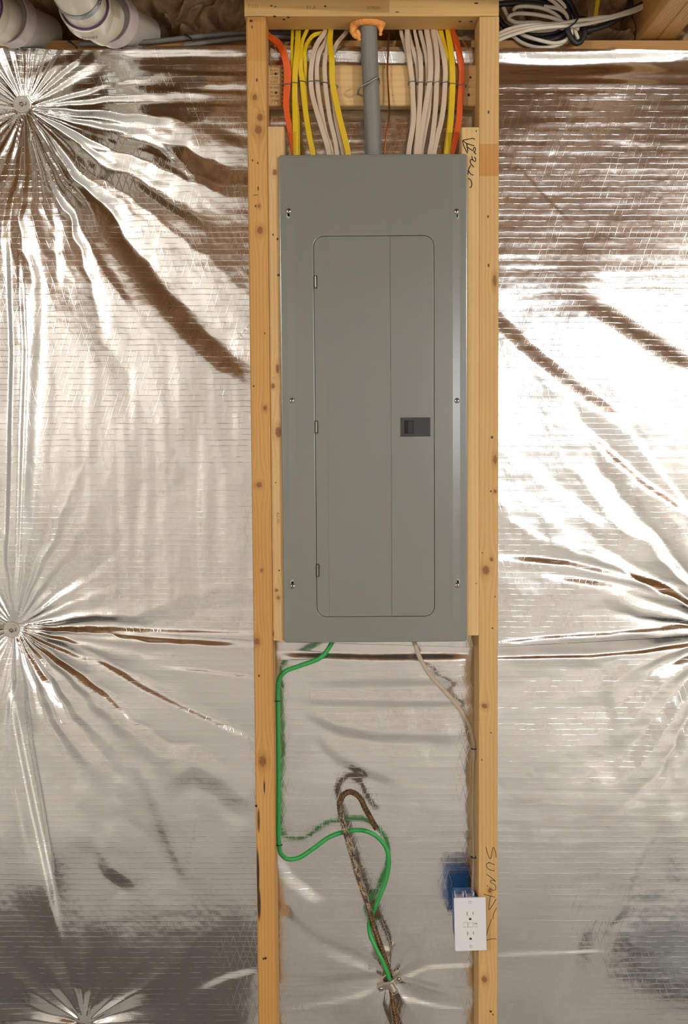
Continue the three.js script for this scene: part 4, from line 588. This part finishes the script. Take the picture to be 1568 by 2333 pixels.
// ---------------------------------------------------------------- rim above the sill: pipes, insulation, cables
const pvc = std(0xded3bd, 0.32), pvcEdge = std(0xc9b9b4, 0.4), primer = new THREE.MeshStandardMaterial({ color: 0x8a6a95, roughness: 0.5 }), galvStrap = std(0x8f9092, 0.42, 0.85);
function along(geo, dir, p) { geo.applyQuaternion(new THREE.Quaternion().setFromUnitVectors(V(0, 1, 0), dir.clone().normalize())); geo.translate(p.x, p.y, p.z); return geo; }
function ringGeo(ro, ri, len, seg = 56) { return new THREE.LatheGeometry([[ri, 0], [ro - 0.001, 0], [ro, 0.001], [ro, len - 0.001], [ro - 0.001, len], [ri, len], [ri, 0]].map(q => new THREE.Vector2(...q)), seg); }
function drain(offset, label, strap) {
  const g = thing('drain_pipe', label, 'pipe', V(-0.520 + offset, 2.335, 0.115), 'white plastic drain pipes'), r = 0.0445, Z = V(0, 0, 1);
  part('pipe', along(new THREE.CylinderGeometry(r, r, 1.5, 56).translate(0, 0.75, 0), Z, V(0, 0, -0.02)), pvc, g);
  const hub = part('fitting', along(ringGeo(0.0525, r + 0.0035, 0.05), Z, V(0, 0, -0.05)), pvc, g);
  part('hub_bevel', along(new THREE.LatheGeometry([[r + 0.0002, -0.004], [r + 0.0038, -0.0005], [r + 0.0036, 0.0004]].map(q => new THREE.Vector2(...q)), 56), Z, V(0, 0, 0)), primer, hub, 'purple primer ring in the pipe socket');
  part('primer_ring', along(new THREE.LatheGeometry([[r + 0.0001, 0], [r + 0.0006, 0.0005], [r + 0.0006, 0.005], [r + 0.0001, 0.006]].map(q => new THREE.Vector2(...q)), 56), Z, V(0, 0, -0.002)), primer, g, 'smear of purple primer around the pipe');
  const d2 = V(-0.42, 0.0, 1).normalize(), p2 = V(0.044, 0.004, -0.115);
  part('fitting_body', along(new THREE.CylinderGeometry(0.049, 0.049, 0.075, 56), V(-0.3, 0, 1), V(0.012, 0.002, -0.07)), pvc, g);
  const h2 = part('fitting_socket', along(ringGeo(0.0535, 0.047, 0.03), d2, p2), pvcEdge, g, 'rear socket rim of the fitting');
  part('primer_ring', along(new THREE.LatheGeometry([[0.0469, 0.0302], [0.0488, 0.0302]].map(q => new THREE.Vector2(...q)), 56), d2, p2), primer, h2);
  part('stub_pipe', along(new THREE.CylinderGeometry(r, r, 0.12, 40), d2, p2.clone().addScaledVector(d2, -0.04)), std(0xb9b1a6, 0.4), g);  // stub pipe coloured grayer than the pipe, for the shade behind the socket
  decal('label_print', g, 0.034, 0.012, 256, 90, (c, W, H) => { c.fillStyle = '#3a3330'; let x = 8; seed(4); while (x < W - 10) { const w = 2 + Math.floor(rnd() * 6); c.fillRect(x, 20, w, 46); x += w + 3 + Math.floor(rnd() * 6); } }, V(0.004, -0.0528, -0.03)).geometry.translate(0, 0, 0);
  if (strap) { const s = part('strap', along(ringGeo(r + 0.0014, r + 0.0002, 0.024), V(0.0, 0.0, 1), V(0, 0, 0.052)), galvStrap, g, 'perforated metal hanger strap'); const hole = std(0xcfc5b2, 0.5), dot = new THREE.CylinderGeometry(0.0022, 0.0022, 0.0006, 10); for (let i = 0; i < 30; i++) { const a = -2.9 + i * 0.135, k = i % 3; part('strap_hole', dot.clone().rotateZ(Math.PI / 2).rotateZ(a).translate(Math.cos(a) * (r + 0.0014), Math.sin(a) * (r + 0.0014), 0.052 + [0.006, 0.012, 0.018][k]), hole, s); } }
  return g;
}
drain(0, 'white plastic drain pipe with a perforated metal strap', true);
drain(-0.212, 'white plastic drain pipe without a strap beside the strapped one', false);
// brown fibreglass stuffed over the sill
function batt(x0, x1, y0, y1, z, label, sd) {
  const nx = Math.round((x1 - x0) / 0.005), ny = Math.round((y1 - y0) / 0.005), g = new THREE.PlaneGeometry(x1 - x0, y1 - y0, nx, ny), p = g.attributes.position, col = new Float32Array(p.count * 3);
  for (let i = 0; i < p.count; i++) { const x = p.getX(i) + (x0 + x1) / 2, y = p.getY(i) + (y0 + y1) / 2, wx = x + 0.04 * N(x * 14, y * 14, sd), wy = y + 0.05 * N(x * 12, y * 12, sd + 5), lump = fbm(wx * 15, wy * 18, sd + 2, 4), fold = 1 - Math.abs(N(wx * 20, wy * 30, sd + 11)) * 2, fine = N(x * 180, y * 240, sd + 3) + N(x * 400, y * 400, sd);
    const edgeDrop = 0.03 * (1 - sstep(0, 0.03, y - y0)); p.setXYZ(i, x, y, z + 0.075 * lump + 0.026 * fold + 0.003 * fine - edgeDrop); const t = clamp(0.45 + 0.5 * N(wx * 24, wy * 46, sd + 17) + 0.22 * fine), a = new THREE.Color(0x866240), b = new THREE.Color(0xdcbc90); const c = a.lerp(b, t); col.set([c.r, c.g, c.b], 3 * i); }
  g.setAttribute('color', new THREE.BufferAttribute(col, 3)); g.computeVertexNormals();
  single('insulation_batt', g, new THREE.MeshStandardMaterial({ vertexColors: true, roughness: 1 }), label, 'insulation');
}
batt(-0.95, 0.0, 2.30, 2.56, -0.15, 'brown fibreglass insulation stuffed behind the drain pipes', 3);
batt(0.0, 0.632, 2.30, 2.56, -0.15, 'brown fibreglass insulation stuffed behind the cable coil', 9);
batt(0.712, 0.98, 2.30, 2.56, -0.16, 'brown fibreglass insulation right of the doubled beam', 15);
// gray cables lying on the sill at the left
single('gray_cable', roundCable([[180, 100, -0.03], [330, 96, -0.03], [400, 89, -0.03], [470, 81, -0.03], [560, 75, -0.035], [640, 76, -0.04], [700, 80, -0.05]], 0.0105), sheath.gray, 'gray cable lying on the sill left of the framing', 'cable');
single('gray_cable', roundCable([[420, 103, -0.02], [500, 93, -0.02], [560, 87, -0.025], [640, 84, -0.03], [700, 92, -0.05]], 0.0095), sheath.gray, 'lower gray cable rising behind the left stud at the sill', 'cable');
for (const [px, py, label] of [[432, 84, 'black staple over the gray cable on the sill'], [164, 97, 'black staple on the sill between the drain pipes']]) { const a = at(px - 10, py - 6, -0.022), b = at(px + 9, py + 9, -0.018); single('cable_staple', tube([a.clone().add(V(0, 0, -0.012)), a, b, b.clone().add(V(0, 0, -0.012))], 0.0019, 24, 8), sheath.black, label, 'staple', 'staples on the sill'); }
// coil of spare cable, straight white cables, tie, yellow cable at the right
function loops(list, r, seg = 90) { return clean(list.map(l => tube(l.map(([x, y, z]) => at(x, y, z)), r, seg, 9))); }
const cable2 = std(0xd6cbb8, 0.5);
single('cable_coil', loops([
  [[1320, 66, -0.02], [1262, 42, -0.02], [1210, 32, -0.02], [1172, 32, -0.025], [1158, 40, -0.03], [1172, 50, -0.03], [1230, 52, -0.035], [1300, 70, -0.04]],
  [[1170, 24, -0.035], [1176, 17, -0.03], [1210, 15, -0.03], [1250, 24, -0.03], [1278, 46, -0.03], [1272, 62, -0.035], [1240, 70, -0.04], [1190, 66, -0.045], [1162, 44, -0.045], [1146, 14, -0.045], [1139, -10, -0.05]],
  [[1240, 14, -0.03], [1276, 22, -0.025], [1300, 44, -0.025], [1306, 70, -0.03], [1290, 92, -0.03], [1262, 106, -0.03], [1225, 108, -0.035], [1190, 98, -0.04], [1168, 82, -0.045]],
  [[1240, -10, -0.03], [1268, 10, -0.025], [1292, 36, -0.022], [1302, 66, -0.022], [1294, 88, -0.024], [1270, 98, -0.026], [1230, 92, -0.03], [1186, 76, -0.035], [1176, 60, -0.04]],
  [[1256, -12, -0.03], [1282, 8, -0.026], [1300, 36, -0.026], [1312, 74, -0.026], [1318, 90, -0.026]]], 0.0042), cable2, 'coil of spare white cable resting on the sill right of the framing', 'cable', 'coiled spare cables');
single('cable_coil', loops([
  [[1134, 10, -0.04], [1170, 8, -0.04], [1220, 10, -0.035], [1270, 22, -0.03], [1310, 40, -0.03], [1332, 44, -0.035]],
  [[1134, 40, -0.06], [1150, 60, -0.06], [1190, 76, -0.055], [1240, 78, -0.05], [1280, 66, -0.045], [1300, 44, -0.045], [1280, 20, -0.045], [1230, 4, -0.05], [1170, 2, -0.055]],
  [[1160, 64, -0.05], [1200, 88, -0.045], [1250, 92, -0.04], [1284, 78, -0.038], [1294, 56, -0.038], [1262, 22, -0.04], [1210, 12, -0.045]],
  [[1176, 72, -0.05], [1210, 94, -0.047], [1252, 98, -0.045], [1290, 84, -0.042]],
  [[1285, -10, -0.03], [1302, 12, -0.028], [1316, 44, -0.02]], [[1270, -8, -0.03], [1290, 16, -0.028], [1300, 50, -0.022]],
  [[1292, 66, -0.015], [1300, 84, -0.015], [1312, 98, -0.018], [1324, 94, -0.022], [1332, 72, -0.025], [1322, 56, -0.03]],
  [[1326, 70, -0.03], [1344, 68, -0.03], [1380, 58, -0.035], [1420, 36, -0.04], [1470, 6, -0.045], [1500, -10, -0.05]]], 0.0062), sheath.black, 'coil of black cable tangled with the white coil on the sill', 'cable', 'coiled spare cables');
const straight = [[[1134, 78, 0.0], [1160, 66, 0.0], [1200, 57, 0.0], [1260, 54, -0.004], [1310, 50, -0.006], [1360, 40, -0.015], [1420, 34, -0.03], [1500, 4, -0.04]], [[1134, 84, 0.003], [1165, 72, 0.003], [1210, 62, 0.003], [1270, 55, 0.0], [1320, 46, -0.004], [1370, 42, -0.018], [1430, 26, -0.03], [1500, -2, -0.042]], [[1134, 92, 0.006], [1165, 80, 0.006], [1210, 67, 0.006], [1270, 60, 0.003], [1320, 57, -0.004], [1370, 47, -0.018], [1430, 30, -0.03], [1500, 2, -0.042]]];
['upper white cable crossing in front of the cable coil', 'middle white cable crossing in front of the cable coil', 'lower white cable crossing in front of the cable coil'].forEach((label, i) => single('white_cable', roundCable(straight[i], 0.0078), cable2, label, 'cable', 'white cables crossing the coil'));
single('cable_tie', tube([[1314, 24, 0.0], [1318, 36, 0.006], [1312, 50, 0.013], [1300, 60, 0.013], [1290, 66, 0.004], [1290, 62, -0.02]].map(([x, y, z]) => at(x, y, z)), 0.0019, 30, 8), sheath.black, 'black cable tie around the white cables and the coil', 'tie');
single('yellow_cable', sweep([[1366, -20, -0.045, 11], [1361, 10, -0.045, 11], [1357, 40, -0.045, 11], [1355, 62, -0.045, 10], [1353, 72, -0.06, 9]].map(([x, y, z, w]) => { const p = at(x, y, z); return [p.x, p.y, p.z, w * MM, 0.006]; }), { power: 3 }), sheath.yellow, 'yellow cable hanging in front of the insulation right of the coil', 'cable');
renderer.render(scene, camera);
